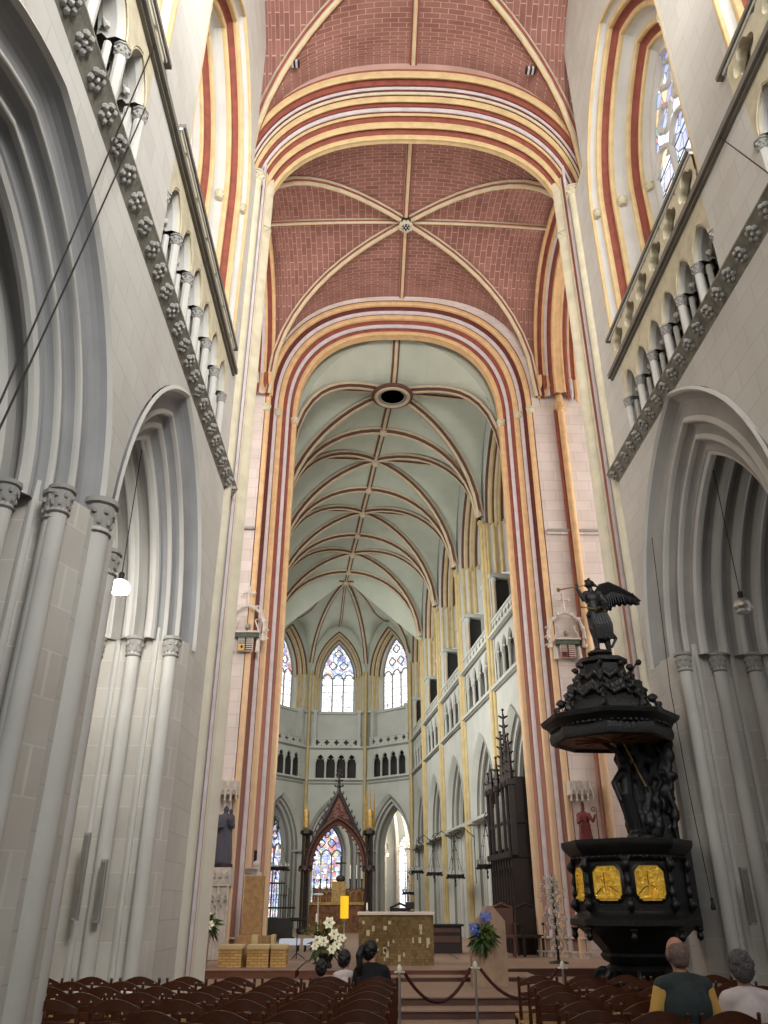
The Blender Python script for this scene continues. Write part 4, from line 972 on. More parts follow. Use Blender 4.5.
mb = MB(); mb.lathe([(.09, 0), (.02, .03), (.015, .75), (.04, .77)], (-1.1, 19.0, .515), 'iron', 10); part(mb, 'stand', rt_)
mb = MB(); mb.lathe([(.02, .77), (.02, .92), (.004, .95)], (-1.1, 19.0, .515), 'wax', 10); part(mb, 'candle', rt_)

def block(x0, x1, y0, y1, z0, z1, label):
    r_ = empty('stone_block', ((x0+x1)/2, (y0+y1)/2, z0), label, 'block')
    m_ = MB(); m_.box(x0+.01, y0+.01, z0, x1-.01, y1-.01, z1-.075, 'box'); part(m_, 'block_base', r_)
    m_ = MB(); m_.box(x0, y0, z1-.075, x1, y1, z1, 'boxt'); part(m_, 'block_cap', r_, bevel=.006)
block(-3.0, -2.52, 18.1, 18.6, .5, .9, 'square golden stone block, leftmost on the left platform')
block(-2.43, -1.98, 18.1, 18.6, .5, .9, 'square golden stone block in the middle, right in front of the upright slab')
block(-1.96, -1.63, 18.12, 18.6, .5, .9, 'narrow golden stone block, rightmost on the left platform')
rt_ = empty('masonry_bench', (-2.4, 18.9, .5), 'low brown stone seat with open corner behind the golden blocks', 'block')
mb = MB(); mb.box(-2.74, 18.66, .5, -2.42, 19.0, 1.04, 'slab'); mb.box(-2.42, 18.66, .5, -2.3, 19.0, 1.06, 'boxt'); mb.box(-2.3, 18.9, .5, -2.0, 19.1, 1.04, 'slab'); mb.box(-2.02, 18.66, .5, -1.95, 19.1, 1.06, 'boxt'); part(mb, 'bench_block', rt_)
mb = MB(); mb.box(-2.72, 19.2, .5, -2.3, 19.42, 2.2, 'slab'); solo(mb, 'upright_slab', 'tall brown stone slab with worn carving behind the golden blocks', 'slab', (-2.5, 19.3, .5), bevel=.006)
rt_ = empty('tabernacle', (-2.52, 19.3, 2.2), 'small silver and stone tabernacle ornament on top of the upright slab', 'tabernacle')
mb = MB(); mb.box(-2.62, 19.22, 2.2, -2.38, 19.4, 2.27, 'pale_st'); mb.box(-2.58, 19.24, 2.27, -2.44, 19.38, 2.38, 'pale_st'); mb.ball((-2.51, 19.3, 2.44), .075, 'pale_st', 10); part(mb, 'body', rt_)
mb = MB(); mb.tube([(-2.54, 19.3, 2.46), (-2.54, 19.3, 2.72)], .035, 'iron', 8); part(mb, 'finial', rt_)
mb = MB()
for k in range(5): mb.lathe([(.015, 0), (.045, .03), (.04, .1), (.05, .12)], (-2.7+.05*k, 19.24, 2.22), 'steel', 8)
mb.box(-2.74, 19.2, 2.2, -2.46, 19.28, 2.225, 'steel')
part(mb, 'silver_ornament', rt_)
rt_ = empty('flower_arrangement', (-3.28, 18.3, .5), 'white lilies in a tall glass vase beside the left crossing pier', 'flowers')
mb = MB(); mb.lathe([(.08, 0), (.07, .02), (.04, .06), (.045, .4), (.09, .62), (.085, .62)], (-3.28, 18.3, .5), 'steel', 14); part(mb, 'vase', rt_)
mb = MB(); leafs(mb, (-3.26, 18.28, 1.25), .16, 90, 'leaf', .2, 21, .9, .2)
for k in range(5): mb.tube([(-3.28, 18.3, .7), (-3.36+.05*k, 18.28, 1.3)], .006, 'leaf', 4)
part(mb, 'foliage', rt_)
for x, z, r in ((-3.3, 1.46, .11), (-3.22, 1.25, .11), (-3.33, 1.2, .07)): 
    mb = MB(); bloom(mb, (x, 18.12, z), r, 'petal'); part(mb, 'blossom', rt_, 'open white lily')
rt_ = empty('metal_stand', (-3.5, 18.5, .5), 'thin bent metal stand left of the tall lily vase', 'stand')
mb = MB(); mb.lathe([(.1, 0), (.03, .03)], (-3.5, 18.5, .5), 'steel', 10); mb.tube([(-3.5, 18.5, .5), (-3.5, 18.5, 1.0), (-3.46, 18.5, 1.08), (-3.4, 18.5, 1.1)], .012, 'steel'); part(mb, 'stand_pole', rt_)
mb = MB(); mb.lathe([(.03, 0), (.05, .05), (.04, .12)], (-3.4, 18.5, .56), 'steel', 10); mb.tube([(-3.4, 18.5, .6), (-3.5, 18.5, .6)], .01, 'steel'); part(mb, 'holy_water_cup', rt_)

# ================================================================== statues on the crossing piers
def draped(mb, x, y, z, h, m='x', lean=0):
    ell(mb, (x, y, z+h*.93), (h*.055, h*.06, h*.07), m); limb(mb, [(x, y, z+h*.84), (x, y, z+h*.9)], [h*.04, h*.035], m)
    rr = []
    for q, (w, d) in enumerate(((.17, .13), (.165, .13), (.15, .12), (.135, .11), (.14, .1), (.15, .095), (.12, .08), (.05, .05))):
        zz = z+h*(.0, .15, .35, .55, .65, .76, .82, .86)[q]; K = 22
        rr.append([V((x+lean*(zz-z)+h*w*math.cos(2*PI*i/K)*(1+.07*math.sin(i*1.7+q*.4)), y+h*d*math.sin(2*PI*i/K)*(1+.09*math.sin(i*2.1+q*.5)), zz)) for i in range(K)])
    mb.rings(rr, m)
rt_ = empty('statue', (-3.5, 20.72, 2.42), 'dark painted Virgin and Child statue under a canopy on the left pier', 'statue')
mb = MB(); draped(mb, -3.52, 20.72, 2.5, 1.32)
limb(mb, [(-3.68, 20.68, 3.55), (-3.74, 20.56, 3.3), (-3.52, 20.5, 3.32)], [.075, .06, .04], 'x'); limb(mb, [(-3.36, 20.68, 3.55), (-3.3, 20.56, 3.3), (-3.38, 20.5, 3.38)], [.075, .06, .04], 'x')
ell(mb, (-3.36, 20.5, 3.5), (.08, .07, .13), 'x'); ell(mb, (-3.36, 20.48, 3.67), (.055, .055, .065), 'x')
for k in range(7): limb(mb, [(-3.72+.07*k, 20.6+.01*(k % 2), 2.5), (-3.66+.045*k, 20.6, 3.15)], [.035, .02], 'x', 8)
orgpart(mb, 'statue_figure', 'blumad', .022, rt_)
mb = MB(); mb.lathe([(.26, 0), (.26, .08)], (-3.52, 20.72, 2.42), 'oak', 10, sy=.8); part(mb, 'statue_base', rt_)
rt_ = empty('statue_pedestal', (-3.5, 20.75, .5), 'carved pale stone pedestal with blind tracery beneath the Virgin statue', 'pedestal')
mb = MB(); mb.box(-3.78, 20.5, 2.02, -3.26, 20.98, 2.42, 'pale_st'); mb.box(-3.72, 20.56, .5, -3.32, 20.98, 2.02, 'pale_st'); part(mb, 'pedestal_block', rt_)
mb = MB()
for k in range(3):
    for zz in (2.08, 1.6):
        x = -3.7+.15*k; mb.tube([(x, 20.5, zz), (x+.02, 20.49, zz+.18), (x+.065, 20.48, zz+.26), (x+.11, 20.49, zz+.18), (x+.13, 20.5, zz)], .014, 'pale_st', 6); mb.ball((x+.065, 20.49, zz+.12), .03, 'stoned', 6)
for x in (-3.74, -3.52, -3.3): mb.tube([(x, 20.53, .5), (x, 20.53, 2.02)], .03, 'pale_st', 8)
part(mb, 'tracery', rt_)
def canopy(x, y, z, label, m='pale_st'):
    r_ = empty('statue_canopy', (x, y, z), label, 'canopy'); m_ = MB(); m_.box(x-.28, y-.36, z+.1, x+.28, y+.02, z+.42, m); part(m_, 'canopy_block', r_)
    m_ = MB()
    for k in range(4):
        xx = x-.21+.14*k; m_.tube([(xx-.07, y-.37, z-.02), (xx-.05, y-.38, z+.16), (xx, y-.39, z+.24), (xx+.05, y-.38, z+.16), (xx+.07, y-.37, z-.02)], .02, m, 6); m_.ball((xx-.07, y-.37, z-.05), .035, m, 6); m_.tube([(xx, y-.38, z+.24), (xx, y-.38, z+.48)], [.02, .008], m, 5)
    part(m_, 'canopy_tracery', r_)
canopy(-3.56, 20.96, 3.98, 'carved pale stone canopy above the Virgin statue on the left pier')
canopy(5.32, 20.96, 4.0, 'carved pale stone canopy above the red bishop statue on the right')
rt_ = empty('statue', (5.35, 20.8, 2.8), 'red painted bishop statue with a crozier on the right pier', 'statue')
mb = MB(); draped(mb, 5.33, 20.72, 2.86, .98)
limb(mb, [(5.45, 20.68, 3.62), (5.52, 20.55, 3.45), (5.56, 20.5, 3.6)], [.06, .045, .03], 'x'); limb(mb, [(5.2, 20.68, 3.62), (5.14, 20.55, 3.42), (5.26, 20.48, 3.5)], [.06, .045, .03], 'x'); ell(mb, (5.33, 20.72, 3.86), (.05, .05, .11), 'x')
for k in range(6): limb(mb, [(5.18+.06*k, 20.6, 2.86), (5.22+.045*k, 20.62, 3.4)], [.03, .016], 'x', 8)
orgpart(mb, 'statue_figure', 'redpol', .02, rt_)
mb = MB(); mb.tube([(5.6, 20.5, 2.85), (5.6, 20.5, 3.7)]+spiral((5.54, 20.5, 3.72), .07, 1.2, (1, 0, 0), (0, 0, 1)), .012, 'redpol', 6); part(mb, 'crozier', rt_)
mb = MB(); mb.lathe([(.1, -.5), (.14, -.35), (.22, -.1), (.28, 0), (.28, .07)], (5.35, 20.78, 2.8), 'pale_st', 10, sy=.8); part(mb, 'corbel', rt_)

# coats of arms carved on the piers
def arms(x, z, label, mirror):
    y = 20.93; r_ = empty('coat_of_arms', (x, y, z), label, 'coat of arms')
    m_ = MB(); m_.box(x-.3, y-.14, z+.18, x+.34, y+.02, z+.3, 'green'); m_.box(x-.34, y-.17, z+.3, x+.38, y+.02, z+.35, 'pale_st'); part(m_, 'ledge', r_)
    m_ = MB(); w, h = .2, .36
    for i, (a, b, base) in enumerate(((-1, 1, 0), (0, 1, 1), (-1, 0, 1), (0, 0, 0))):
        x0 = x+a*w; z0 = z-.2+b*h/2
        m_.box(x0, y-.12, z0, x0+w, y, z0+h/2, 'pale_st')
        if i in (0, 1, 3):
            for k in range(3): m_.box(x0+.01, y-.127, z0+.015+k*.058, x0+w-.01, y-.12, z0+.04+k*.058, 'arms_r' if mirror else 'arms_k')
        else:
            m_.box(x0+.01, y-.127, z0+.01, x0+w-.01, y-.12, z0+h/2-.01, 'arms_y' if not mirror else 'arms_r')
            m_.ball((x0+.1, y-.12, z0+.1), .035, 'arms_k', 6); m_.tube([(x0+.1, y-.13, z0+.06), (x0+.13, y-.13, z0+.13), (x0+.08, y-.13, z0+.15)], .012, 'arms_k', 5)
    m_.box(x-.015, y-.13, z-.2, x+.015, y-.12, z+.16, 'arms_k'); part(m_, 'shield', r_)
    for e in (-1, 1):
        q = MB(); draped(q, x+e*.33, y-.06, z-.24, .42); orgpart(q, 'supporter', 'pale_st', .02, r_)
    m_ = MB()
    for e in (-1, 1):
        pts = [(x+e*.44, y-.08, z+.1), (x+e*.5, y-.12, z+.5), (x+e*.4, y-.14, z+.85), (x+e*.2, y-.12, z+1.0), (x, y-.12, z+1.1)]; m_.tube(pts, [.045, .05, .045, .04, .04], 'pale_st', 8)
        for px, pz in ((.5, .35), (.47, .62), (.36, .88), (.2, 1.02), (.5, .12)):
            m_.ball((x+e*px, y-.13, z+pz), .065, 'pale_st', 7); m_.tube(spiral((x+e*(px+.04), y-.15, z+pz), .07, 1, (e, 0, 0), (0, 0, 1)), .016, 'pale_st', 5)
        m_.tube([(x+e*.34, y-.1, z+.35), (x+e*.22, y-.12, z+.66), (x+e*.28, y-.1, z+.7)], .022, 'pale_st', 6)
    m_.tube([(x, y-.12, z+1.05), (x, y-.12, z+1.62)], [.045, .03], 'pale_st', 8); m_.tube([(x-.13, y-.12, z+1.46), (x+.13, y-.12, z+1.46)], .032, 'pale_st', 8)
    for q in ((0, 1.64), (-.15, 1.46), (.15, 1.46), (0, 1.2)): m_.ball((x+q[0], y-.12, z+q[1]), .05, 'pale_st', 7)
    m_.ball((x+.02, y-.03, z+.52), .08, 'stoned', 8)
    part(m_, 'scrollwork', r_)
arms(-3.4, 8.0, 'carved coat of arms with crossed finial, left of the choir arch', False)
arms(5.42, 7.85, 'carved coat of arms with red bars, right of the choir arch', True)

# ================================================================== reredos, high altar
fr = frame((-1.38, 38, .5), (1, 0, 0), (0, 1, 0))
rt_ = empty('gothic_canopy', (-1.38, 38, .5), 'tall dark red gabled gothic canopy with crocketed spire over the high altar', 'canopy')
mb = MB(); moulded(mb, fr, 0, 1.1, 1.75, 2.65, 2.5, [(.32, 0, 'oak'), (.27, -.06, 'rgab'), (.2, -.04, 'oak'), (.12, .02, 'rgab'), (0, .1, 'oak'), (0, .5, 'oak'), (.3, .55, 'oak')], N=14)
for k in range(18):
    ar = arcpts(1.1, 1.75, -.05, 1, 'pt', 9); 
    x, z = ar[k]; mb.ball(fr(x, .08, 2.65+z), .055, 'rgab', 6)
part(mb, 'arch', rt_)
mb = MB(); pts = [p for p in arcpts(1.1, 1.75, .28, 1, 'pt', 16) if abs(p[0]) < 1.12]
for (xa, za), (xb, zb_) in zip(pts[:-1], pts[1:]):
    ha, hb = 5.75-abs(xa)*2.03, 5.75-abs(xb)*2.03
    for dd in (.05, .3): mb.quad(fr(xa, dd, min(2.65+za, ha)), fr(xb, dd, min(2.65+zb_, hb)), fr(xb, dd, hb), fr(xa, dd, ha), 'rgab')
for k in range(40):
    x = random.uniform(-.6, .6); z = random.uniform(4.55, 5.6-abs(x)*1.9) if 5.6-abs(x)*1.9 > 4.6 else 4.6
    mb.ball(fr(x, .03, z), .05, 'rgab' if k % 3 else 'goldd', 6)
for e in (-1, 1): mb.tube([fr(e*1.5, .05, 2.75), fr(0, .05, 5.8)], .1, 'oak', 8)
part(mb, 'gable', rt_)
for e in (-1, 1):
    for k in range(11):
        mb = MB(); p = fr(e*(1.42-.13*k), .03, 3.0+.265*k); mb.tube([p, p+V((e*.11, 0, .07)), p+V((e*.1, 0, .16))], [.05, .04, .02], 'oak', 6); part(mb, 'crocket', rt_)
mb = MB(); mb.tube([fr(0, .05, 5.7), fr(0, .05, 6.75)], [.09, .03], 'oak', 8)
for k, z in enumerate((5.95, 6.2, 6.45, 6.68)):
    for a in range(4): p = fr(0, .05, z); d = V((math.cos(a*PI/2), math.sin(a*PI/2), .5))*(.17-.02*k); mb.tube([p, p+d], [.05, .03], 'oak', 5); mb.ball(p+d, .055-.006*k, 'oak', 6)
part(mb, 'finial', rt_)
for e in (-1, 1):
    mb = MB(); x = e*1.4
    for dx, dy in ((-.12, 0), (.12, 0), (0, .2)): mb.tube([fr(x+dx, dy, 0), fr(x+dx, dy, 4.0)], .06, 'oak', 8)
    for z in (0, 2.45, 3.9): 
        p = fr(x, .08, z); mb.lathe([(.2, 0), (.3, .08), (.3, .2), (.2, .26)], p, 'oak', 8, PI/8)
    p = fr(x, .08, 2.5); 
    for a in range(8): mb.ball((p.x+.24*math.cos(a*PI/4), p.y+.24*math.sin(a*PI/4), p.z), .07, 'rgab', 6)
    part(mb, 'column', rt_)
for e in (-1, 1):
    x = -1.38+e*1.45; r_ = empty('pinnacle_figure', (x, 38.08, 4.66), 'gilded figure in a spired niche, %s column of the gothic canopy' % ('left' if e < 0 else 'right'), 'figure')
    mb = MB(); draped(mb, x, 38.08, 4.7, .95); orgpart(mb, 'figure_body', 'gilt', .03, r_)
    mb = MB()
    if e > 0:
        for dx in (-.17, 0, .17): mb.tube([(x+dx, 38.12, 4.66), (x+dx, 38.12, 5.7), (x+dx, 38.12, 6.35+(.25 if dx == 0 else 0))], [.045, .05, .008], 'gilt', 6)
    else: mb.tube([(x, 38.14, 4.66), (x, 38.14, 5.75)], [.05, .02], 'gilt', 6)
    part(mb, 'spires', r_)
rt_ = empty('high_altar', (-1.38, 40.6, .5), 'carved gold-brown high altar beneath the gothic canopy', 'altar')
mb = MB(); mb.box(-2.7, 40.3, .5, -.05, 41.0, 1.62, 'goldd'); mb.box(-2.85, 40.2, 1.62, .1, 41.0, 1.74, 'gilt'); part(mb, 'altar_table', rt_)
mb = MB(); mb.box(-2.6, 40.8, 1.74, -.15, 41.1, 2.3, 'goldd'); mb.box(-1.7, 40.6, 1.74, -1.05, 41.0, 2.6, 'gilt')
for k in range(9): mb.tube([(-2.5+.28*k, 40.78, 1.76), (-2.5+.28*k, 40.76, 2.1), (-2.36+.28*k, 40.76, 2.24), (-2.22+.28*k, 40.76, 2.1)], .025, 'gilt', 5)
part(mb, 'retable', rt_)
mb = MB(); mb.tube([(-1.3, 40.7, 2.6), (-1.3, 40.7, 3.7)], .035, 'oak', 6); mb.tube([(-1.55, 40.7, 3.4), (-1.05, 40.7, 3.4)], .035, 'oak', 6); ell(mb, (-1.3, 40.7, 2.72), (.22, .1, .16), 'oak'); part(mb, 'crucifix', rt_, 'dark wooden crucifix')
for k, x in enumerate((-2.55, -2.25, -1.95, -.85, -.55, -.3)):
    r_ = empty('altar_candlestick', (x, 40.9, 2.3), 'tall candlestick with white candle on the high altar, %s from left' % ['first', 'second', 'third', 'fourth', 'fifth', 'sixth'][k], 'candle', 'candlesticks on the high altar')
    mb = MB(); mb.lathe([(.08, 0), (.03, .05), (.02, .2), (.04, .24), (.02, .3), (.06, .42)], (x, 40.9, 2.3), 'oak', 8); part(mb, 'holder', r_)
    mb = MB(); mb.lathe([(.025, .42), (.025, 1.0), (.004, 1.03)], (x, 40.9, 2.3), 'wax', 8); part(mb, 'candle', r_)

# ================================================================== coronas
def corona(x, y, z, rad, h, wallp, label, chain=True):
    r_ = empty('hanging_corona', (x, y, z), label, 'chandelier', 'wrought iron coronas along the choir')
    m_ = MB(); m_.lathe([(rad, -.03), (rad*1.03, 0), (rad*1.03, .07), (rad*.97, .07), (rad*.97, 0), (rad, -.03)], (x, y, z), 'iron', 20)
    for a in range(4): m_.tube([(x, y, z), (x+rad*math.cos(a*PI/2), y+rad*math.sin(a*PI/2), z)], .012, 'iron', 5)
    m_.lathe([(.01, -.32), (.035, -.26), (.012, -.22), (.03, -.12), (.012, -.08), (.02, 0)], (x, y, z), 'iron', 8)
    for k in range(12): a = 2*PI*k/12; m_.ball((x+rad*1.04*math.cos(a), y+rad*1.04*math.sin(a), z-.03), .035, 'iron', 6)
    part(m_, 'ring', r_)
    for k in range(10):
        m_ = MB(); a = 2*PI*k/10; m_.lathe([(.012, .07), (.035, .09), (.032, .18), (.04, .2)], (x+rad*math.cos(a), y+rad*math.sin(a), z), 'crys', 7); part(m_, 'glass_cup', r_)
    m_ = MB()
    for k in range(4):
        a = 2*PI*k/4+.4; m_.tube([(x+rad*math.cos(a), y+rad*math.sin(a), z+.05), (x, y, z+h)], .006, 'iron', 4)
        for q in (.25, .5, .75): m_.ball((x+rad*math.cos(a)*(1-q), y+rad*math.sin(a)*(1-q), z+h*q), .02, 'iron', 5)
    m_.lathe([(.07, 0), (.02, .08), (.01, .1)], (x, y, z+h-.02), 'iron', 8); part(m_, 'chains', r_)
    m_ = MB(); w = V((wallp[0], wallp[1], z+h+.35)); p = V((x, y, z+h+.08)); u = (p-w); u.z = 0; u.normalize()
    m_.tube([w-V((0, 0, .5)), w-V((0, 0, .2)), w+u*(p-w).length*.5+V((0, 0, .12)), p+V((0, 0, .12)), p], .018, 'iron', 6)
    m_.tube(spiral(p-u*.15+V((0, 0, .15)), .17, 1.6, u, (0, 0, 1)), .014, 'iron', 5); m_.tube(spiral(p-u*.15+V((0, 0, .15)), .17, -1, -u, (0, 0, 1)), .012, 'iron', 5)
    m_.tube([w+V((0, 0, .1)), w-V((0, 0, 1.7))], .014, 'iron', 5)
    part(m_, 'wall_bracket', r_)
ORD = ['first', 'second', 'third', 'fourth', 'fifth']
for k, (px, s_, z, h, rad) in enumerate(((.1602, 3.5, 2.62, 1.15, .3), (.119, 8.4, 2.5, 1.15, .3), (.0925, 12.7, 2.72, 1.15, .3), (.0685, 17.3, 2.95, 1.1, .26))):
    x, y = cp(s_, -.75); corona(x, y, z, rad, h, cp(s_, -.02), 'iron corona with glass cups on the right choir wall, %s from the crossing' % ORD[k])
x, y = cp(19.3, -.9); corona(x, y, 2.1, .26, .7, cp(19.3, -.02), 'low iron corona hanging deepest on the right choir wall')
corona(-3.15, 29.5, 2.72, .42, 1.3, (-3.75, 29.6), 'iron corona with coloured glass cups seen left of the choir entrance')

# ================================================================== organ case behind the right pier
rt_ = empty('organ_case', (3.95, 24.2, .5), 'tall dark gothic organ case with spires behind the right crossing pier', 'organ')
mb = MB()
fo = frame(V((*cp(.55, -.75), .5)), D, NN)
mb.fbox(fo, 0, 2.5, 0, .7, 0, 2.25, 'oak'); mb.fbox(fo, -.05, 2.58, -.08, .72, 2.25, 2.4, 'oak'); mb.fbox(fo, .1, 2.4, .12, .7, 2.4, 4.3, 'oak'); mb.fbox(fo, .05, 2.5, .02, .7, 3.1, 3.2, 'oak')
for k in range(9): mb.fbox(fo, .04+.29*k, .09+.29*k, -.03, .02, 0, 2.2, 'oak')
for k in range(8):
    q = [fo(.07+.29*k+x, -.01, 1.85+z) for x, z in arcpts(.1, .16, 0, 1, 'pt', 4)]; mb.tube([q_+D*.1 for q_ in q], .014, 'oak', 5)
part(mb, 'case', rt_)
for xx, top in ((-.1, 5.4), (.25, 6.15), (.7, 5.6), (1.4, 5.0), (2.1, 4.75), (2.5, 4.7)):
    mb = MB(); dd = .05
    p = fo(xx, dd, 2.3); mb.box(p.x-.07, p.y-.07, p.z, p.x+.07, p.y+.07, p.z+1.85, 'oak'); mb.box(p.x-.11, p.y-.11, p.z+1.75, p.x+.11, p.y+.11, p.z+1.9, 'oak')
    mb.tube([V((p.x, p.y, p.z+1.9)), V((p.x, p.y, .5+top))], [.1, .015], 'oak', 4)
    z = p.z+2.05
    while z < top+.35:
        for a in range(4): mb.tube([V((p.x, p.y, z)), V((p.x+.13*math.cos(a*PI/2), p.y+.13*math.sin(a*PI/2), z+.07))], [.04, .02], 'oak', 4)
        z += .26
    mb.ball((p.x, p.y, .5+top), .045, 'oak', 6); part(mb, 'spire', rt_)
mb = MB()
for g0, n_, hz in ((.35, 3, 1.6), (.9, 4, 1.5), (1.5, 5, 1.3)):
    for k in range(n_): mb.tube([fo(g0+.09*k, .06, 2.5), fo(g0+.09*k, .06, 2.5+hz-.1*abs(k-n_/2))], .038, 'steel' if k % 2 else 'frz', 8)
part(mb, 'pipes', rt_)

# choir furniture seen between the altar and the organ
rt_ = empty('harmonium', (1.95, 23.4, .5), 'dark brown keyboard console behind the right end of the altar', 'console')
mb = MB(); mb.box(1.5, 23.2, .5, 2.45, 23.8, 1.12, 'oak'); mb.box(1.45, 23.1, 1.12, 2.5, 23.85, 1.17, 'iron'); part(mb, 'case', rt_)
mb = MB(); mb.box(1.55, 23.17, .98, 2.4, 23.2, 1.1, 'stepd'); mb.box(1.55, 23.17, .75, 2.4, 23.2, .9, 'stepd'); part(mb, 'front_panel', rt_)
def armchair(x, y, rz, label, m='oak'):
    r_ = empty('armchair', (x, y, .5), label, 'chair', None, rz)
    def pt(q, name, **k): return q.build(name, r_, **k)
    q = MB(); q.box(-.27, -.25, .4, .27, .25, .47, m); pt(q, 'seat', bevel=.008)
    q = MB(); q.box(-.27, .2, .47, .27, .25, 1.05, m); q.tube([(-.27, .22, 1.05), (0, .22, 1.16), (.27, .22, 1.05)], .03, m, 6); pt(q, 'backrest')
    for sx in (-1, 1):
        for sy in (-1, 1): q = MB(); q.box(sx*.24-.03, sy*.22-.03, 0, sx*.24+.03, sy*.22+.03, .4, m); pt(q, 'leg')
        q = MB(); q.box(sx*.27-.03, -.25, .68, sx*.27+.03, .24, .73, m); q.box(sx*.27-.02, -.22, .47, sx*.27+.02, -.17, .7, m); pt(q, 'armrest')
armchair(.9, 23.6, R(10), 'dark wooden armchair directly behind the altar right corner')
armchair(3.3, 21.6, R(-5), 'dark wooden armchair just right of the stone lectern', 'stepd')
armchair(4.0, 21.9, R(8), 'dark wooden armchair against the organ panelling', 'oak')
rt_ = empty('red_lamp', (1.42, 22.6, .5), 'dark red votive lamp on a thin stand behind the altar', 'lamp')
mb = MB(); mb.lathe([(.1, 0), (.015, .02), (.012, .5), (.04, .52)], (1.42, 22.6, .5), 'iron', 8); part(mb, 'stand', rt_)
mb = MB(); mb.lathe([(.03, .52), (.075, .58), (.07, .72), (.08, .74)], (1.42, 22.6, .5), 'redpol', 12); part(mb, 'lamp_glass', rt_)
for k, (x0, x1, lb) in enumerate(((-2.36, -1.85, 'left'), (-1.72, -1.3, 'right'))):
    r_ = empty('side_table', ((x0+x1)/2, 24.3, .5), 'low dark table draped in white cloth behind the golden blocks, %s one' % lb, 'table')
    mb = MB(); mb.box(x0, 24, .76, x1, 24.5, .79, 'oak'); part(mb, 'tabletop', r_)
    mb = MB(); mb.box(x0-.01, 23.98, .66, x1+.01, 24.52, .8, 'sheet'); part(mb, 'white_cloth', r_)
    for xx in (x0+.03, x1-.03):
        for yy in (24.03, 24.47): mb = MB(); mb.tube([(xx, yy, .5), (xx, yy, .76)], .02, 'oak', 6); part(mb, 'leg', r_)
rt_ = empty('music_stand', (-1.66, 21.0, .5), 'black music stand left of the lilies', 'stand')
mb = MB(); mb.tube([(-1.66, 21, .5), (-1.66, 21, 1.28)], .014, 'iron', 6)
for a in range(3): mb.tube([(-1.66, 21, .62), (-1.66+.2*math.cos(a*2.1), 21+.2*math.sin(a*2.1), .5)], .01, 'iron', 5)
part(mb, 'tripod', rt_)
mb = MB(); mb.box(-.2, -.01, -.04, .2, .01, .1, 'iron', Matrix.Translation((-1.66, 21, 1.3)) @ Matrix.Rotation(R(-65), 4, 'X')); part(mb, 'desk', rt_)
rt_ = empty('iron_grille', (-3.3, 31.5, .5), 'black wrought iron grille at the left side of the choir', 'grille')
mb = MB(); mb.box(-3.9, 31.48, .5, -2.6, 31.54, .62, 'iron'); mb.box(-3.9, 31.48, 1.5, -2.6, 31.54, 1.56, 'iron'); mb.box(-3.9, 31.48, 2.3, -3.0, 31.54, 2.35, 'iron'); mb.box(-3.9, 31.45, .5, -2.7, 31.6, 1.2, 'dark')
for k in range(14): mb.tube([(-3.85+.09*k, 31.51, .5), (-3.85+.09*k, 31.51, 2.5-.08*max(0, k-7))], [.018, .012], 'iron', 5)
for k in range(6): mb.tube(spiral((-3.8+.16*k, 31.5, 1.9), .08, 1.5, (1, 0, 0), (0, 0, 1)), .01, 'iron', 4)
part(mb, 'grille_bars', rt_)
mb = MB(); mb.lathe([(.05, -.05), (.07, .02), (.045, .1)], (1.15, 51.4, 4.3), 'warm', 10); solo(mb, 'chapel_lamp', 'small glowing warm lamp in the bright chapel beyond the apse', 'lamp', (1.15, 51.4, 4.3))

# crystal candle tree right of the platform
rt_ = empty('candle_tree', (4.1, 19.3, .5), 'tall glittering metal candle tree with many glass cups at right pier foot', 'candelabra')
mb = MB(); mb.lathe([(.22, 0), (.2, .03), (.03, .06), (.022, 1.6), (.01, 1.75)], (4.1, 19.3, .5), 'iron', 10)
rd = random.Random(4); P_ = []
for k in range(96):
    z = .75+1.42*k/95; a = k*2.4; r = .3*(1-.6*max(0, (z-1.8)/.4)**2) if z > 1.8 else .3
    r *= rd.uniform(.1, 1.0); tip = V((4.1+r*math.cos(a), 19.3+r*math.sin(a), z)); P_.append(tip)
    if k % 2: mb.tube([V((4.1, 19.3, z-.12)), V((4.1+r*.6*math.cos(a), 19.3+r*.6*math.sin(a), z-.1)), tip], .006, 'steel', 4)
part(mb, 'stem', rt_)
for k, p in enumerate(P_):
    mb = MB(); mb.lathe([(.008, -.02), (.034, 0), (.026, .045), (.04, .06)], p, 'crys', 6); part(mb, 'glass_cup', rt_)

# rope barrier
def rpost(x, y, z0, label):
    r_ = empty('barrier_post', (x, y, z0), label, 'post')
    m_ = MB(); m_.lathe([(.14, 0), (.14, .015), (.02, .03), (.015, .84)], (x, y, z0), 'steel', 12); part(m_, 'pole', r_)
    m_ = MB(); m_.lathe([(.025, .82), (.035, .85), (.03, .89), (.012, .92)], (x, y, z0), 'altt', 12)
    for e in (-1, 1): m_.tube([(x, y, z0+.84), (x+e*.07, y, z0+.83)], .012, 'altt', 6)
    part(m_, 'post_head', r_)
rpost(1.5, 12.6, 0, 'slim metal barrier post at the foot of the centre steps'); rpost(.42, 11.9, 0, 'slim metal barrier post at the front of the left chairs'); rpost(2.72, 12.6, 0, 'slim metal barrier post in front of the right chairs')
for (a, b, lb) in (((.49, 11.9, .82), (1.43, 12.6, .83), 'dark red rope sagging left of the middle barrier post'), ((1.57, 12.6, .83), (2.65, 12.6, .83), 'dark red rope sagging right of the middle barrier post')):
    mb = MB(); a, b = V(a), V(b); mb.tube([a.lerp(b, i/14)-V((0, 0, .36*4*(i/14)*(1-i/14))) for i in range(15)], .022, 'rope', 8); solo(mb, 'barrier_rope', lb, 'rope', tuple(a))

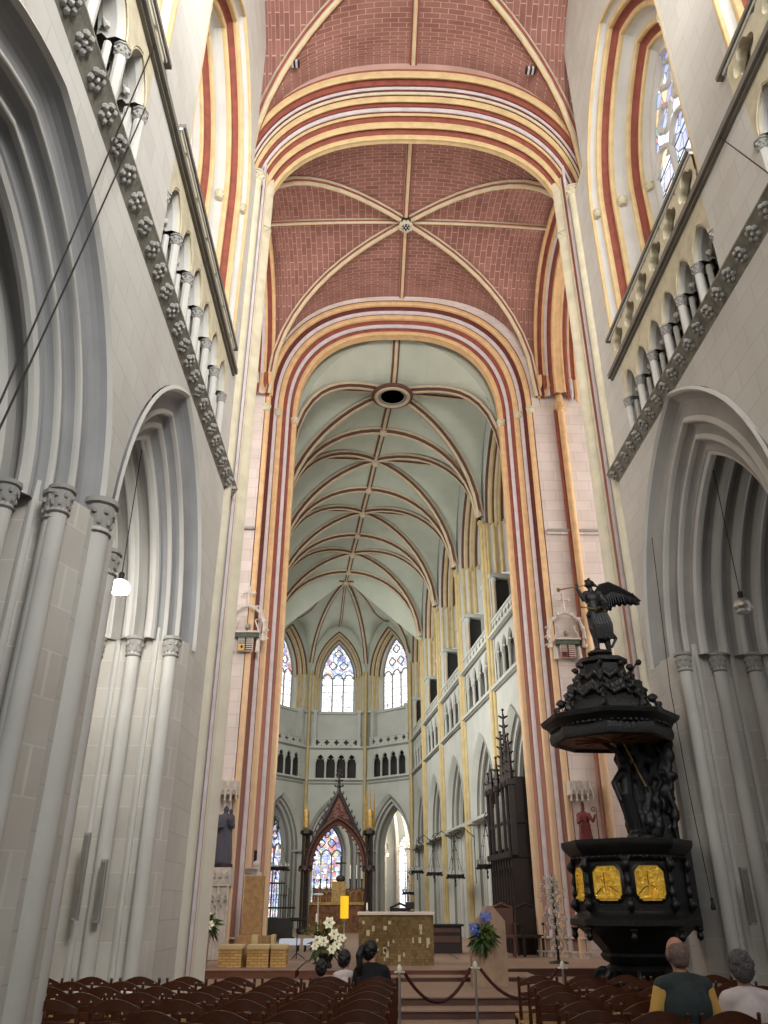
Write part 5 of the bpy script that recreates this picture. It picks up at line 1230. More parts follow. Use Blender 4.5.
# column loudspeakers, lamps, cables
def colspk(x, y, z, h, label, w=.075):
    r_ = empty('column_loudspeaker', (x, y, z), label, 'loudspeaker')
    m_ = MB(); m_.box(x-w/2, y-.12, z, x+w/2, y-.03, z+h, 'stoned'); part(m_, 'housing', r_, bevel=.005)
    m_ = MB(); m_.box(x-w/2+.008, y-.127, z+.03, x+w/2-.008, y-.12, z+h-.03, 'cope'); part(m_, 'grille', r_)
    m_ = MB(); m_.box(x-.01, y-.04, z+h*.7, x+.01, y+.04, z+h*.74, 'steel'); part(m_, 'mount', r_)
colspk(-3.6, 11.0, 1.45, 1.0, 'long pale column loudspeaker, left of the pair on the left pier', .07); colspk(-3.35, 11.05, 1.42, .72, 'shorter grey column loudspeaker, right of the pair on the left pier', .07)
colspk(5.1, 11.72, 1.38, .7, 'grey column loudspeaker low on the right pier', .09); colspk(5.42, 11.6, 1.5, .9, 'thin column loudspeaker at far right pier edge', .06)
def pendant(x, y, z, zt, lit, label):
    r_ = empty('pendant_lamp', (x, y, z), label, 'lamp')
    m_ = MB(); m_.tube([(x, y, z+.2), (x, y, zt)], .007, 'iron', 5); part(m_, 'cord', r_)
    m_ = MB(); m_.lathe([(.03, .22), (.04, .2), (.035, .12), (.06, .1)], (x, y, z), 'iron', 12); part(m_, 'socket', r_)
    m_ = MB(); m_.lathe([(.05, .11), (.1, .08), (.13, .03), (.14, -.02), (.12, -.06), (.03, -.07)], (x, y, z), 'lamp' if lit else 'steel', 18); part(m_, 'lamp_shade', r_)
    if not lit: m_ = MB(); m_.lathe([(.125, -.02), (.1, -.1), (.02, -.12)], (x, y, z), 'crys', 16); part(m_, 'lamp_glass', r_)
    if lit:
        l = bpy.data.lights.new('lamp_light', 'POINT'); l.energy = 60; l.color = (1, .97, .9); l.shadow_soft_size = .15; o = bpy.data.objects.new('lamp_light', l); C.objects.link(o); o.location = (x, y-.02, z-.25)
pendant(-3.32, 9.8, 5.37, 7.7, True, 'lit white pendant lamp hanging in the left arch')
pendant(5.4, 10.7, 5.5, 8.2, False, 'unlit silver pendant lamp hanging in the right arch')
for k, (a, b) in enumerate((((-2.66, 6.0, 10.95), (-2.3, 3.9, 3.6)), ((-2.66, 6.1, 9.9), (-2.25, 3.9, 3.6)))):
    mb = MB(); a, b = V(a), V(b); mb.tube([a.lerp(b, i/10)-V((0, 0, .1*4*(i/10)*(1-i/10))) for i in range(11)], .008, 'iron', 5)
    solo(mb, 'hanging_cable', ['black cable running steeply across the upper left wall, upper one', 'black cable running steeply across the upper left wall, lower one'][k], 'cable', tuple(a))
mb = MB(); mb.tube([V((4.7, 7.2, 11.0)).lerp(V((4.5, 5.7, 8.0)), i/10) for i in range(11)], .008, 'iron', 5); solo(mb, 'hanging_cable', 'black cable crossing the upper right triforium', 'cable', (4.7, 7.2, 11.0))
rt_ = empty('hanging_microphone', (4.31, 10.9, 1.6), 'small black microphone hanging on a cord right of the pulpit', 'microphone')
mb = MB(); mb.tube([(4.31, 10.9, 1.7), (4.27, 10.95, 2.9), (4.3, 11.1, 4.4), (4.6, 11.6, 7.0)], .006, 'iron', 5); part(mb, 'cord', rt_)
mb = MB(); mb.lathe([(.02, .1), (.02, .04), (.032, 0), (.025, -.04)], (4.31, 10.9, 1.6), 'iron', 10); part(mb, 'capsule', rt_)
mb = MB(); mb.box(-2.0, 0, 0, 0, 0, 0, 'iron') if False else None

# ================================================================== pulpit
PX, PY = 3.64, 12.0; ROT = math.atan2(-12, -3.66)-.03
rt_ = empty('pulpit', (PX, PY, 0), 'black carved wooden pulpit with gilded relief panels and an angel on its canopy', 'pulpit')
def oct_(prof, m, cx=PX, cy=PY, sub=1):
    q = MB(); q.lathe([(r_*.945 if cx == PX else r_, z_) for r_, z_ in prof], (cx, cy, 0), m, 8, ROT); return q
part(oct_([(.4, 0), (.42, .12), (.4, .2), (.4, .72), (.47, .78), (.5, .86), (.42, .92), (.5, .96), (.54, 1.02), (.5, 1.06)], 'black'), 'base', rt_, ang=30)
mb = oct_([(.5, 1.05), (.56, 1.12), (.66, 1.22), (.78, 1.32), (.84, 1.36), (.92, 1.38), (.92, 1.45), (.84, 1.49), (.8, 1.52), (.78, 1.55)], 'black')
part(mb, 'lower_moulding', rt_, ang=30)
mb = oct_([(.78, 1.55), (.78, 2.14), (.82, 2.18), (.82, 2.22), (.93, 2.32), (.95, 2.36), (.95, 2.42), (.86, 2.42), (.7, 2.4)], 'black')
part(mb, 'body', rt_, ang=30)
mb = MB()
for k in range(8):
    a = ROT+k*PI/4; c, s_ = math.cos(a), math.sin(a)
    for z in [1.55+.07*i for i in range(10)]: mb.ball((PX+.8*c, PY+.8*s_, z), .05+.015*math.sin(z*40), 'black', 6)
    mb.ball((PX+.83*c, PY+.83*s_, 2.1), .075, 'black', 8); mb.ball((PX+.83*c, PY+.83*s_, 1.62), .07, 'black', 8); mb.lathe([(.02, -.16), (.06, -.1), (.03, -.06), (.07, 0)], (PX+.86*c, PY+.86*s_, 1.35), 'black', 8)
    mb.tube(spiral((PX+.5*c, PY+.5*s_, .74), .14, 1.4, (c, s_, 0), (0, 0, 1)), .04, 'black', 6)
    mb.tube([(PX+.5*c, PY+.5*s_, .86), (PX+.52*c, PY+.52*s_, .5), (PX+.48*c, PY+.48*s_, .12)], [.05, .04, .08], 'black', 6)
    a2 = a+PI/8; c2, s2 = math.cos(a2), math.sin(a2); t2 = V((-s2, c2, 0))
    for i in range(7): 
        p = V((PX+.77*c2, PY+.77*s2, 2.2))+t2*(i-3)*.085; mb.ball(p, .032, 'black', 6); mb.ball(p+V((0, 0, -.73)), .03, 'black', 6)
mb.v = [(PX+(v[0]-PX)*.945, PY+(v[1]-PY)*.945, v[2]) for v in mb.v]; orgpart(mb, 'carving', 'black', .022, rt_, smooth=2)
for k in (-2, -1, 0):
    a2 = ROT+PI/8+k*PI/4; nrm = V((math.cos(a2), math.sin(a2), 0)); t2 = V((-nrm.y, nrm.x, 0)); d0 = .738*math.cos(PI/8)
    cc = V((PX, PY, 1.88))+nrm*(d0+.015); w, h, ch = .2, .21, .075
    mb = MB(); o_ = [(-w+ch, -h), (w-ch, -h), (w, -h+ch), (w, h-ch), (w-ch, h), (-w+ch, h), (-w, h-ch), (-w, -h+ch)]
    fr_ = [cc+t2*x*1.18+V((0, 0, z*1.16)) for x, z in o_]; fi = [cc+nrm*.03+t2*x+V((0, 0, z)) for x, z in o_]; n = 8
    mb.add(fr_+fi, [(i, (i+1) % n, n+(i+1) % n, n+i) for i in range(n)], 'black'); part(mb, 'panel_frame', rt_)
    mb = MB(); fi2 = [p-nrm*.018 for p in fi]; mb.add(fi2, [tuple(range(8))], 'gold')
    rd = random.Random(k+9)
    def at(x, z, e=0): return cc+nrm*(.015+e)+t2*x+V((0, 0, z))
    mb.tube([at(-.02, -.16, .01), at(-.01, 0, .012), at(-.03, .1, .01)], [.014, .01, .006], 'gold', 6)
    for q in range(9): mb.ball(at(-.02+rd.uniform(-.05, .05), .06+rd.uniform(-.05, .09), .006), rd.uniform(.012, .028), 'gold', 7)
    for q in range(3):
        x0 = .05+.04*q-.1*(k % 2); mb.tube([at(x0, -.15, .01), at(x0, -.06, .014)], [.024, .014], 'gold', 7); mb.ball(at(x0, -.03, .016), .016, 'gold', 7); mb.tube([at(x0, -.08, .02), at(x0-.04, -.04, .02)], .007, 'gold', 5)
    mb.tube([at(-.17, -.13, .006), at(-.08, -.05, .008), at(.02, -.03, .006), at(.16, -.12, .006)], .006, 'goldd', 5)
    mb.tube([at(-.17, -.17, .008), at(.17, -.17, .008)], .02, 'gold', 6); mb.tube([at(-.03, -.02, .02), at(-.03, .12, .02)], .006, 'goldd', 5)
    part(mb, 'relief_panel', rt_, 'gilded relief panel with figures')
# back post with carved drapery figures
mb = MB(); rd = random.Random(6)
mb.box(4.1, 12.35, 1.3, 4.7, 12.9, 2.45, 'x'); mb.box(4.1, 12.5, 2.3, 4.62, 12.85, 4.0, 'x')
for k in range(60):
    x = rd.uniform(3.85, 4.62); y = rd.uniform(12.4, 12.55); z0 = rd.uniform(2.4, 3.4); lim_ = 3.72+max(0, (3.0-z0))*.12
    x = max(x, lim_); L = rd.uniform(.4, .8); w = rd.uniform(.022, .05); ph = rd.uniform(0, 6)
    limb(mb, [(x+.04*math.sin(ph+t*2.2), y, z0+L*t/4) for t in range(5)], [w*.8, w, w*1.1, w, w*.6], 'x', 8)
for k in range(30): x = rd.uniform(3.95, 4.65); ell(mb, (x, 12.42, rd.uniform(2.5, 3.9)), (rd.uniform(.04, .09),)*2+(rd.uniform(.05, .12),), 'x', 8, 6)
ell(mb, (3.86, 12.35, 3.62), (.08, .09, .11), 'x'); limb(mb, [(3.9, 12.4, 3.5), (3.84, 12.35, 3.1), (3.95, 12.4, 2.6)], [.1, .13, .1], 'x'); limb(mb, [(3.8, 12.3, 3.4), (3.66, 12.25, 3.25), (3.72, 12.2, 3.0)], [.06, .045, .04], 'x'); limb(mb, [(3.78, 12.3, 3.72), (3.62, 12.28, 3.82), (3.5, 12.25, 3.88)], [.05, .035, .03], 'x')
ell(mb, (3.95, 12.35, 2.5), (.17, .12, .09), 'x')
orgpart(mb, 'carved_back', 'black', .02, rt_, smooth=1)
mb = MB(); mb.tube([(3.88, 12.25, 3.85), (4.12, 12.2, 3.2)], .012, 'gilt', 6); part(mb, 'gilded_rod', rt_, 'thin gilded rod')
mb = MB(); mb.lathe([(.1, 0), (.16, .02), (.16, .1), (.1, .12)], (4.05, 12.3, 2.42), 'black', 12); mb.box(4.2, 12.15, 1.36, 4.62, 12.5, 2.42, 'black'); part(mb, 'stair_block', rt_)
# sounding board
CXx, CYy = 3.67, 12.15
cn = lambda prof, m: oct_(prof, m, CXx, CYy)
mb = cn([(.8, 3.86), (.86, 3.8), (.9, 3.82), (.92, 3.9), (.9, 3.98), (.93, 4.04), (1.02, 4.1), (1.04, 4.16), (.98, 4.18), (.78, 4.2)], 'black'); part(mb, 'canopy_rim', rt_, ang=30)
mb = MB(); mb.lathe([(.01, 3.88), (.3, 3.86), (.8, 3.85)], (CXx, CYy, 0), 'goldd', 8, ROT)
for a in range(12): mb.tube([(CXx+.08*math.cos(a*PI/6), CYy+.08*math.sin(a*PI/6), 3.86), (CXx+.55*math.cos(a*PI/6), CYy+.55*math.sin(a*PI/6), 3.85)], [.03, .015], 'goldd', 5)
part(mb, 'canopy_soffit', rt_, 'brown-gold painted underside')
mb = cn([(.72, 4.18), (.7, 4.28), (.62, 4.42), (.52, 4.56), (.42, 4.72), (.36, 4.86), (.34, 4.98), (.4, 5.02), (.4, 5.08), (.3, 5.1), (.2, 5.16)], 'black'); part(mb, 'canopy_crown', rt_, ang=30)
mb = MB()
for k in range(8):
    a = ROT+k*PI/4; c, s_ = math.cos(a), math.sin(a)
    for r, z, b in ((.74, 4.24, .07), (.76, 4.34, .05), (.68, 4.44, .065), (.58, 4.56, .05), (.5, 4.68, .06), (.43, 4.8, .045), (.41, 4.95, .05)):
        mb.ball((CXx+r*c, CYy+r*s_, z), b, 'black', 8); mb.tube(spiral((CXx+r*c, CYy+r*s_, z), b*1.3, 1.2, (c, s_, 0), (0, 0, 1), 14), b*.3, 'black', 5)
    a2 = a+PI/8
    for r, z in ((.6, 4.5), (.55, 4.6), (.42, 4.78)):
        for q in range(-2, 3): ell(mb, (CXx+r*math.cos(a2+q*.13), CYy+r*math.sin(a2+q*.13), z+.04*math.sin(q*2)), (.03+.015*(q % 2), .04, .06), 'black', 8, 6)
    for q in range(-3, 4): mb.ball((CXx+.87*math.cos(a2+q*.1), CYy+.87*math.sin(a2+q*.1), 4.0), .035, 'black', 6)
mb.tube([(CXx+.4, CYy-.1, 4.85), (CXx+.52, CYy-.1, 5.02)], .02, 'black', 6); mb.ball((CXx+.56, CYy-.1, 5.04), .055, 'black', 8)
orgpart(mb, 'canopy_carving', 'black', .02, rt_, smooth=2)
# angel with trumpet
mb = MB(); ax, ay = 3.62, 12.0; z0 = 5.16
X = lambda dx, dy, dz: (ax+dx, ay+dy, z0+dz)
ell(mb, X(.0, 0, .0), (.2, .17, .06), 'x'); 
limb(mb, [X(-.03, -.02, .05), X(-.045, -.03, .3), X(-.03, 0, .55)], [.04, .055, .08], 'x'); ell(mb, X(-.07, -.07, .04), (.035, .07, .03), 'x')
limb(mb, [X(.16, .02, .07), X(.14, 0, .3), X(.06, 0, .55)], [.04, .06, .09], 'x'); ell(mb, X(.15, -.03, .05), (.035, .07, .03), 'x')
ell(mb, X(.0, 0, .6), (.125, .1, .12), 'x'); ell(mb, X(-.01, 0, .78), (.105, .085, .14), 'x'); ell(mb, X(-.0, 0, .92), (.135, .09, .12), 'x')
limb(mb, [X(-.11, 0, 1.0), X(.12, 0, 1.0)], [.055, .06], 'x'); limb(mb, [X(-.01, 0, 1.0), X(-.03, -.01, 1.1)], [.045, .04], 'x')
ell(mb, X(-.04, -.01, 1.17), (.062, .07, .082), 'x'); ell(mb, X(-.085, -.02, 1.14), (.03, .03, .03), 'x')
for k in range(16): a = k*.9; ell(mb, X(-.03+.065*math.cos(a), .01+.05*math.sin(a), 1.2+.045*math.sin(k*1.7)), (.026,)*3, 'x', 6, 5)
for k in range(4): limb(mb, [X(.02+.01*k, .02, 1.22-.02*k), X(.07+.02*k, .02, 1.18-.02*k)], [.02, .012], 'x', 6)
limb(mb, [X(-.12, 0, 1.0), X(-.18, -.1, .86), X(-.27, -.1, 1.06), X(-.27, -.1, 1.1)], [.048, .042, .03, .03], 'x')     # arm raising the trumpet
for q in range(4): limb(mb, [X(-.285, -.1+.012*q, 1.12), X(-.255+.004*q, -.1+.014*q, 1.145), X(-.245, -.1+.014*q, 1.12)], [.011, .01, .008], 'x', 6)
limb(mb, [X(-.262, -.115, 1.1), X(-.25, -.09, 1.11)], [.011, .009], 'x', 6)
limb(mb, [X(.13, 0, .99), X(.2, -.06, .8), X(.08, -.16, .7)], [.05, .042, .032], 'x'); ell(mb, X(.05, -.18, .7), (.03, .03, .024), 'x')
for q in range(4): limb(mb, [X(.04, -.19, .715-.012*q), X(.0, -.2, .71-.012*q), X(.005, -.175, .7-.012*q)], [.01, .009, .008], 'x', 6)
# drapery
limb(mb, [X(-.02, 0, .64), X(.0, 0, .45), X(.05, 0, .27)], [.115, .12, .1], 'x'); ell(mb, X(.02, .02, .9), (.16, .1, .1), 'x')
for k in range(7): limb(mb, [X(-.08+.04*k, -.1, .66), X(-.06+.045*k, -.115, .45), X(-.02+.04*k, -.09, .22)], [.02, .028, .015], 'x', 6)
for k in range(9): limb(mb, [X(-.1+.03*k, -.02+.02*(k % 2), .62), X(-.09+.035*k, -.03, .4), X(-.05+.035*k, .0, .18+.012*k)], [.045, .045, .02], 'x', 8)
limb(mb, [X(.1, .02, .55), X(.2, .03, .35), X(.3, .03, .26), X(.22, .03, .12)], [.07, .06, .03, .02], 'x'); limb(mb, [X(-.12, -.05, .62), X(.0, -.1, .68), X(.14, -.04, .74), X(.18, .02, .95)], [.04, .05, .05, .04], 'x')
orgpart(mb, 'angel', 'black', .011, rt_, 'black carved angel blowing a trumpet', smooth=2)
ang = [o for o in C.objects if o.parent == rt_ and o.name.startswith('angel')][-1]
for sd, (wx, wy) in enumerate(((0, .06), (.03, .2))):
    mb = MB()
    root_ = V(X(.12+wx, wy, .98))
    top = [V((-.02, .02, .08)), V((.06, .04, .2)), V((.2, .06, .25)), V((.38, .08, .18)), V((.56, .09, .08))]
    mb.tube([root_+V((0, 0, -.1)), root_]+[root_+t for t in top], [.03, .045, .045, .04, .035, .03, .015], 'black', 8)
    for k in range(19):
        t = k/18; i = t*4.0; j = min(3, int(i)); st = root_+top[j].lerp(top[j+1], i-j) if t > 0 else root_+top[0]
        d = V((.0+.13*t, 0, -.5+.38*t)); Lf = 1.0+.1*(k % 2)
        sgn_ = V((.034, 0, .01)); e_ = st+d*Lf
        mb.add([st-sgn_+V((0, -.012, 0)), st+sgn_+V((0, -.012, 0)), e_+sgn_*.8, e_+V((.01, 0, -.02)), e_-sgn_*.8, st-sgn_+V((0, .012, 0)), st+sgn_+V((0, .012, 0)), e_+sgn_*.8+V((0, .01, 0)), e_-sgn_*.8+V((0, .01, 0))], [(0, 1, 2, 3, 4), (5, 8, 3, 7, 6), (0, 4, 8, 5), (1, 6, 7, 2)], 'black')
        st2 = st+d*.03; e2 = st+d*.45; mb.tube([st2-V((0, .02, 0)), e2-V((0, .014, 0))], [.028, .018], 'black', 5)
    part(mb, 'wing', rt_, up=ang)
mb = MB(); mb.tube([X(-.12, -.05, 1.13), X(-.27, -.1, 1.09), X(-.56, -.2, 1.0)], [.008, .009, .012], 'gilt', 8); mb.tube([X(-.56, -.2, 1.0), X(-.61, -.215, .985)], [.014, .04], 'gilt', 10); part(mb, 'trumpet', rt_, 'thin gilded trumpet', up=ang)
mb = MB(); mb.tube([X(-.26, -.22, .7), X(.16, -.1, .68)], .01, 'gilt', 6); mb.ball(X(-.26, -.22, .7), .022, 'gilt', 6); part(mb, 'rod', rt_, 'short gilded rod held at the waist', up=ang)

# ================================================================== people
def person(x, y, z, sc, rz, label, top, hair, hairm='hgrey', sleeve=None, build=1.0, head_turn=0, ponytail=False, bald=False, lean=0):
    r_ = empty('person', (x, y, z), label, 'person'); T = Matrix.Translation((x, y, z)) @ Matrix.Rotation(rz, 4, 'Z') @ Matrix.Scale(sc, 4) @ Matrix.Shear('XZ', 4, (0, 0)) if False else Matrix.Translation((x, y, z)) @ Matrix.Rotation(rz, 4, 'Z') @ Matrix.Scale(sc, 4)
    HT = Matrix.Translation((0, .03, 1.2)) @ Matrix.Rotation(head_turn, 4, 'Z') @ Matrix.Translation((0, -.03, -1.2))
    b = build
    def H(p): return tuple(HT @ V(p))
    def torso(m_, g=0, arms=True, low=.5):
        ell(m_, (0, 0, .57), (.175*b+g, .13*b+g, .12+g), 'x'); ell(m_, (0, 0, .72), (.155*b+g, .115*b+g, .17+g), 'x'); ell(m_, (0, -.01, .92), (.175*b+g, .12*b+g, .19+g), 'x')
        limb(m_, [(-.155*b, -.01, 1.055), (0, -.005, 1.085), (.155*b, -.01, 1.055)], [.058+g, .068+g, .058+g], 'x')
    mb = MB(); torso(mb)
    limb(mb, [(0, .0, 1.08), (0, .02, 1.2)], [.06, .052], 'x'); 
    ell(mb, H((0, .03, 1.3)), (.076, .096, .105), 'x'); ell(mb, H((0, .055, 1.235)), (.058, .068, .062), 'x'); ell(mb, H((0, .13, 1.275)), (.012, .018, .022), 'x', 8, 6)
    for e in (-1, 1):
        ell(mb, H((e*.078, .02, 1.28)), (.012, .022, .032), 'x', 8, 6)
        limb(mb, [H((e*.012, .118, 1.228)), H((e*.022, .112, 1.23))], [.008, .006], 'x', 6)
        limb(mb, [H((e*.015, .118, 1.315)), H((e*.045, .105, 1.318))], [.009, .007], 'x', 6)
        limb(mb, [(e*.175*b, -.01, 1.045), (e*.225*b, .03, .8), (e*.13, .26, .66)], [.052, .042, .028], 'x')
        ell(mb, (e*.1, .31, .645), (.035, .045, .018), 'x', 10, 6)
        for q in range(4): limb(mb, [(e*(.078+.015*q), .34, .645), (e*(.07+.016*q), .375+.006*q*(3-q), .642), (e*(.068+.016*q), .4+.006*q*(3-q), .625)], [.0095, .009, .008], 'x', 6)
        limb(mb, [(e*.075, .3, .65), (e*.05, .335, .65)], [.011, .009], 'x', 6)
        limb(mb, [(e*.09, .02, .54), (e*.11, .45, .53)], [.085, .06], 'x'); limb(mb, [(e*.11, .45, .52), (e*.12, .48, .1)], [.058, .038], 'x'); limb(mb, [(e*.12, .47, .05), (e*.125, .62, .035)], [.04, .03], 'x')
    body = orgpart(mb, 'body', 'skin', .0095*sc, r_, xf=T, smooth=3)
    for e in (-1, 1): mb = MB(); q = T @ V(H((e*.03, .112, 1.293))); mb.ball(q, .012*sc, 'wax', 8); q = T @ V(H((e*.03, .12, 1.293))); mb.ball(q, .006*sc, 'hblk', 6); part(mb, 'eye', r_)
    mb = MB(); torso(mb, .016)
    if not sleeve:
        for e in (-1, 1): limb(mb, [(e*.17*b, -.01, 1.045), (e*.215*b, .02, .86)], [.068, .058], 'x')
    orgpart(mb, 'shirt' if not sleeve else 'vest', top, .014*sc, r_, xf=T, smooth=4)
    if sleeve:
        mb = MB()
        for e in (-1, 1): limb(mb, [(e*.16*b, -.01, 1.045), (e*.222*b, .02, .84)], [.07, .058], 'x')
        ell(mb, (0, 0, .98), (.165*b, .11*b, .12), 'x')
        orgpart(mb, 'shirt', sleeve, .014*sc, r_, 'shirt with short sleeves', xf=T, smooth=4)
    mb = MB(); ell(mb, (0, .01, .55), (.19*b, .15, .11), 'x')
    for e in (-1, 1): limb(mb, [(e*.09, .02, .54), (e*.11, .45, .53)], [.1, .073], 'x'); limb(mb, [(e*.11, .45, .52), (e*.12, .48, .12)], [.07, .055], 'x')
    orgpart(mb, 'trousers', 'trous', .016*sc, r_, xf=T, smooth=4)
    for e in (-1, 1): mb = MB(); limb(mb, [(e*.12, .46, .045), (e*.125, .63, .035)], [.05, .04], 'x'); orgpart(mb, 'shoe', 'shoe', .012*sc, r_, xf=T)
    mb = MB()
    if bald:
        ell(mb, H((0, .004, 1.282)), (.086, .096, .098), 'x')
        for e in (-1, 1): ell(mb, H((e*.05, .035, 1.275)), (.036, .07, .062), 'x'); ell(mb, H((0, -.015, 1.23)), (.072, .066, .055), 'x')
    else:
        ell(mb, H((0, .008, 1.315)), (.098, .108, .112), 'x'); ell(mb, H((0, -.03, 1.26)), (.09, .08, .09), 'x'); rd = random.Random(3)
        for k in range(40):
            a, u = rd.uniform(PI, 2*PI), rd.uniform(-.6, 1); q = V((math.cos(a)*.093*math.sqrt(max(0, 1-u*u*.7)), .0+math.sin(a)*.1*math.sqrt(max(0, 1-u*u*.7)), 1.3+u*.09)); ell(mb, H(q), (.022, .022, .026), 'x', 6, 5)
    if ponytail: ell(mb, H((0, -.13, 1.33)), (.04, .045, .04), 'x'); limb(mb, [H((0, -.15, 1.32)), H((0, -.19, 1.24)), H((.0, -.18, 1.1)), H((0, -.16, 1.02))], [.045, .05, .04, .015], 'x')
    orgpart(mb, 'hair', hairm, .01*sc, r_, xf=T, smooth=2)
    return r_
person(2.54, 7.32, -.02, 1.0, R(4), 'seated man with cropped grey hair, yellow shirt and dark teal vest', 'teal', None, 'hshort', 'yshirt', 1.12, R(3), bald=True)
person(3.08, 7.4, -.1, .98, R(-4), 'seated woman with short grey hair and pale pink top, far right', 'wshirt', None, 'hgrey', None, 1.0, R(-8))
person(.05, 10.7, 0, .88, R(0), 'seated woman with long black ponytail and black top in front rows', 'bshirt', None, 'hblk', None, 1.05, R(-50), True)
person(-.27, 11.0, .0, .8, 0, 'dark-haired child in a pale top left of the ponytailed woman', 'wshirt', None, 'hblk', None, .8, R(-30))
person(-.56, 10.95, .0, .73, 0, 'small dark head of a child seated alone left of the others', 'bshirt', None, 'hblk', None, .8, 0)

# ================================================================== chairs
def chair_parts():
    out = []
    def a(mb, name, **k): mb.v = [(v[0]*1.12, v[1], v[2]*1.02) for v in mb.v]; o = mb.build(name, **k); out.append(o)
    for e in (-1, 1):
        mb = MB(); mb.tube([(e*.19, -.19, 0), (e*.19, -.19, .45), (e*.2, -.24, .83)], [.014, .019, .014], 'wood', 8); mb.ball((e*.2, -.241, .842), .017, 'wood', 8); a(mb, 'rear_leg')
        mb = MB(); mb.tube([(e*.2, .19, 0), (e*.2, .19, .44)], [.014, .019], 'wood', 8); a(mb, 'front_leg')
    mb = MB(); rr = []
    for i in range(13):
        t = -1+i/6; x = t*.205; y = -.24+.035*(t*t-1)*-1*-1; zt = .795+.075*max(0, math.cos(t*PI/2))**1.1; zb = .755+.03*math.cos(t*PI/2)
        rr.append([V((x, y-.012, zb)), V((x, y-.012, zt)), V((x, y+.008, zt)), V((x, y+.008, zb))])
    mb.rings(rr, 'wood'); a(mb, 'top_rail')
    for z in (.66, .565):
        mb = MB(); rr = []
        for i in range(9):
            t = -1+i/4; x = t*.195; y = -.224+.028*(t*t-1)+(.66-z)*.12; rr.append([V((x, y-.01, z)), V((x, y-.01, z+.035+.012*math.cos(t*PI/2))), V((x, y+.006, z+.035+.012*math.cos(t*PI/2))), V((x, y+.006, z))])
        mb.rings(rr, 'wood'); a(mb, 'back_slat')
    mb = MB(); K = 10; vs = []
    mb.box(-.215, -.2, .425, .215, .21, .45, 'rush')
    for i in range(12):
        q = .2*(1-i/12); mb.tube([(-q, -q*.95, .452), (q, -q*.95, .452), (q, q*.98, .452), (-q, q*.98, .452), (-q, -q*.95, .452)], .006, 'rush', 4)
    a(mb, 'rush_seat')
    if False: pass
    for p, q in (((-.19, -.19, .2), (.19, -.19, .2)), ((-.2, .19, .25), (.2, .19, .25)), ((-.2, .19, .15), (-.19, -.19, .15)), ((.2, .19, .15), (.19, -.19, .15))):
        mb = MB(); mb.tube([p, q], .01, 'wood', 6); a(mb, 'stretcher')
    return out
proto = None
ORDN = ['first', 'second', 'third', 'fourth', 'fifth', 'sixth', 'seventh', 'eighth', 'ninth', 'tenth']
def place_chair(x, y, rz, label, group):
    global proto
    r_ = bpy.data.objects.new('church_chair', None); C.objects.link(r_); r_.location = (x, y, 0); r_.rotation_euler.z = rz; tag(r_, label, 'chair', group)
    if proto is None:
        proto = chair_parts()
        for o in proto: o.parent = r_
    else:
        for o in proto: c = o.copy(); c.parent = r_; C.objects.link(c)
rd = random.Random(11)
rowsL = [10.75, 10.15, 9.55, 8.95, 8.3, 7.5, 6.75]
for ri, y in enumerate(rowsL):
    for ci in range(8):
        x = -.06+(y-7.3)*.05-.545*ci
        if -3.05 < x < -2.3 and 6.2 < y < 8.0 or x < -2.2 and y < 8.0: continue
        if x < -2.45 and y > 11.0: continue
        place_chair(x+rd.uniform(-.012, .012), y+rd.uniform(-.02, .02), rd.uniform(-.03, .03), 'rush-seated wooden chair, left block, %s row from the steps, %s from the centre aisle' % (ORDN[ri], ORDN[ci]), 'wooden chairs of the left block')
rowsR = [10.9, 10.2, 9.5, 8.8, 8.1, 7.4, 6.7]
for ri, y in enumerate(rowsR):
    for ci in range(6):
        x = 1.78+(y-7.3)*.06+.52*ci
        if x > 3.0 and y > 10.9: continue
        if x > 4.5 and (y > 11.0 or y < 8.5): continue
        if x > 4.55: continue
        j = .1 if ci < 2 else .03
        place_chair(x+rd.uniform(-j, j)*.4, y+rd.uniform(-j, j)*.5, rd.uniform(-j, j)*1.6, 'rush-seated wooden chair, right block, %s row from the steps, %s from the centre aisle' % (ORDN[ri], ORDN[ci]), 'wooden chairs of the right block')
# ================================================================== camera
cam = bpy.data.cameras.new('camera'); co = bpy.data.objects.new('camera', cam); C.objects.link(co)
cam.sensor_fit = 'VERTICAL'; cam.sensor_height = 36; cam.sensor_width = 27; cam.lens = 785/1024*36; cam.clip_start = .05; cam.clip_end = 200
th = math.atan(393/785); yaw = math.atan(16/math.hypot(785, 393))
fw = V((math.sin(yaw)*math.cos(th), math.cos(yaw)*math.cos(th), math.sin(th))); rt = V((math.cos(yaw), -math.sin(yaw), 0)); up = rt.cross(fw)
co.matrix_world = Matrix(((rt.x, up.x, -fw.x, 0), (rt.y, up.y, -fw.y, 0), (rt.z, up.z, -fw.z, 1.62), (0, 0, 0, 1)))
bpy.context.scene.camera = co

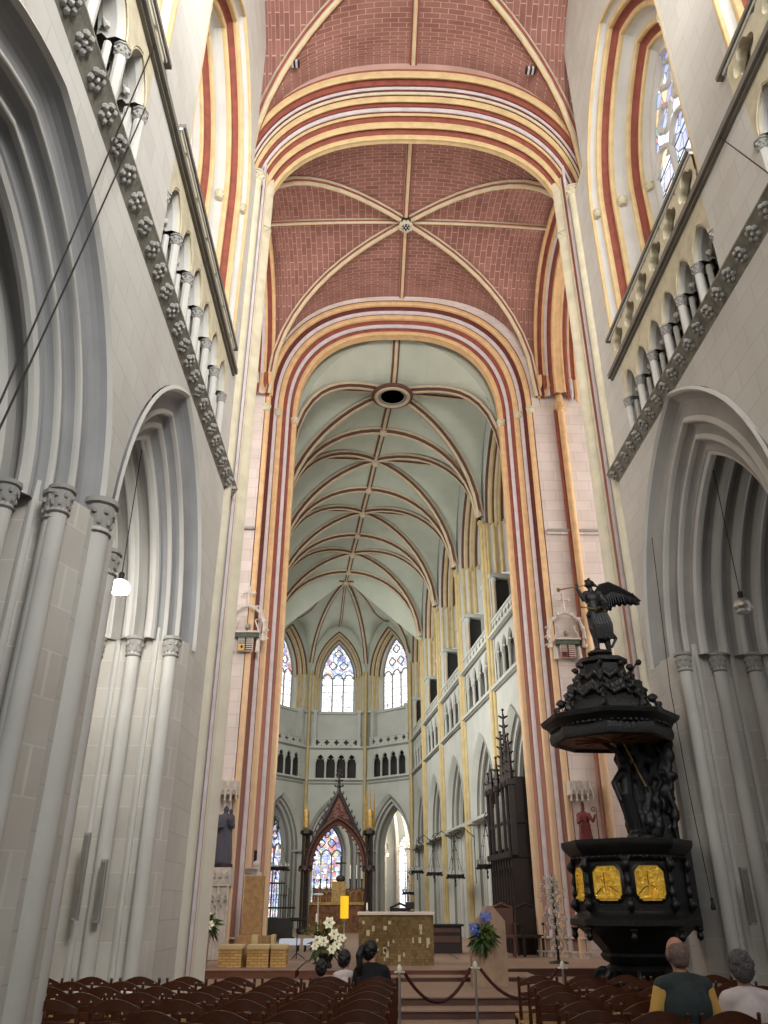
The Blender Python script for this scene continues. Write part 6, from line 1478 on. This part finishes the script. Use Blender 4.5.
# ================================================================== light
def area(loc, target, sx, sy, power, color=(1, 1, 1)):
    l = bpy.data.lights.new('area_light', 'AREA'); l.shape = 'RECTANGLE'; l.size = sx; l.size_y = sy; l.energy = power; l.color = color
    o = bpy.data.objects.new('area_light', l); C.objects.link(o); o.location = loc
    o.rotation_euler = (V(target)-V(loc)).to_track_quat('-Z', 'Y').to_euler(); return l
LWS = 1
W_ = bpy.data.worlds.new('World'); bpy.context.scene.world = W_; W_.use_nodes = True
W_.node_tree.nodes['Background'].inputs[0].default_value = (.85, .92, 1, 1); W_.node_tree.nodes['Background'].inputs[1].default_value = .6
lw = area((4.2, -2.5, 13.5), (-2, 11, 14), 5, 8, 2000, (1, .995, .98)); area((-1.5, -2.5, 15), (3.5, 12, 18), 3, 6, 280, (1, .995, .98))      # added lamps behind the camera for daylight from the west end
area((1, 4.5, 14.5), (1, 11, 21), 5, 3, 420, (1, .98, .95))
area((-9.5, 17.8, 12), (1, 17.8, 11), 5, 9, 760, (1, .97, .95))     # added lamp in the left transept, hidden by the piers
area((12, 17.8, 12), (1, 17.8, 11), 5, 9, 760, (1, .97, .95))  # matching added lamp in the right transept
area((-2.6, 26, 9), (4, 31, 8), 4, 6, 780, (1, 1, .97))          # added lamps out of sight on the left, lighting the choir
area((-3.6, 36, 11), (2, 40, 9), 4, 5, 620, (1, 1, .97))
area((-.2, 23.2, 4), (.2, 27, 18), 4, 1.5, 230, (1, 1, .97)); area((7.3, 34, 6), (3, 34, 3), 8, 3, 120); area((-6.2, 9.5, 7.2), (-3.5, 10, 2), 1.5, 4, 60); area((8.5, 9.5, 7.0), (5.5, 10, 2), 1.5, 4, 10)
area((2.6, 50, 7), (2, 52.5, 4), 1.5, 1.5, 260, (1, .93, .82))
area((-2, 50, 8.5), (-2, 52, 3), 3, 1, 60)
lw.spread = R(115)
sc = bpy.context.scene
sc.view_settings.view_transform = 'Standard'; sc.view_settings.look = 'None'; sc.view_settings.exposure = 0
sc.cycles.max_bounces = 6; sc.cycles.diffuse_bounces = 4; sc.cycles.use_denoising = True
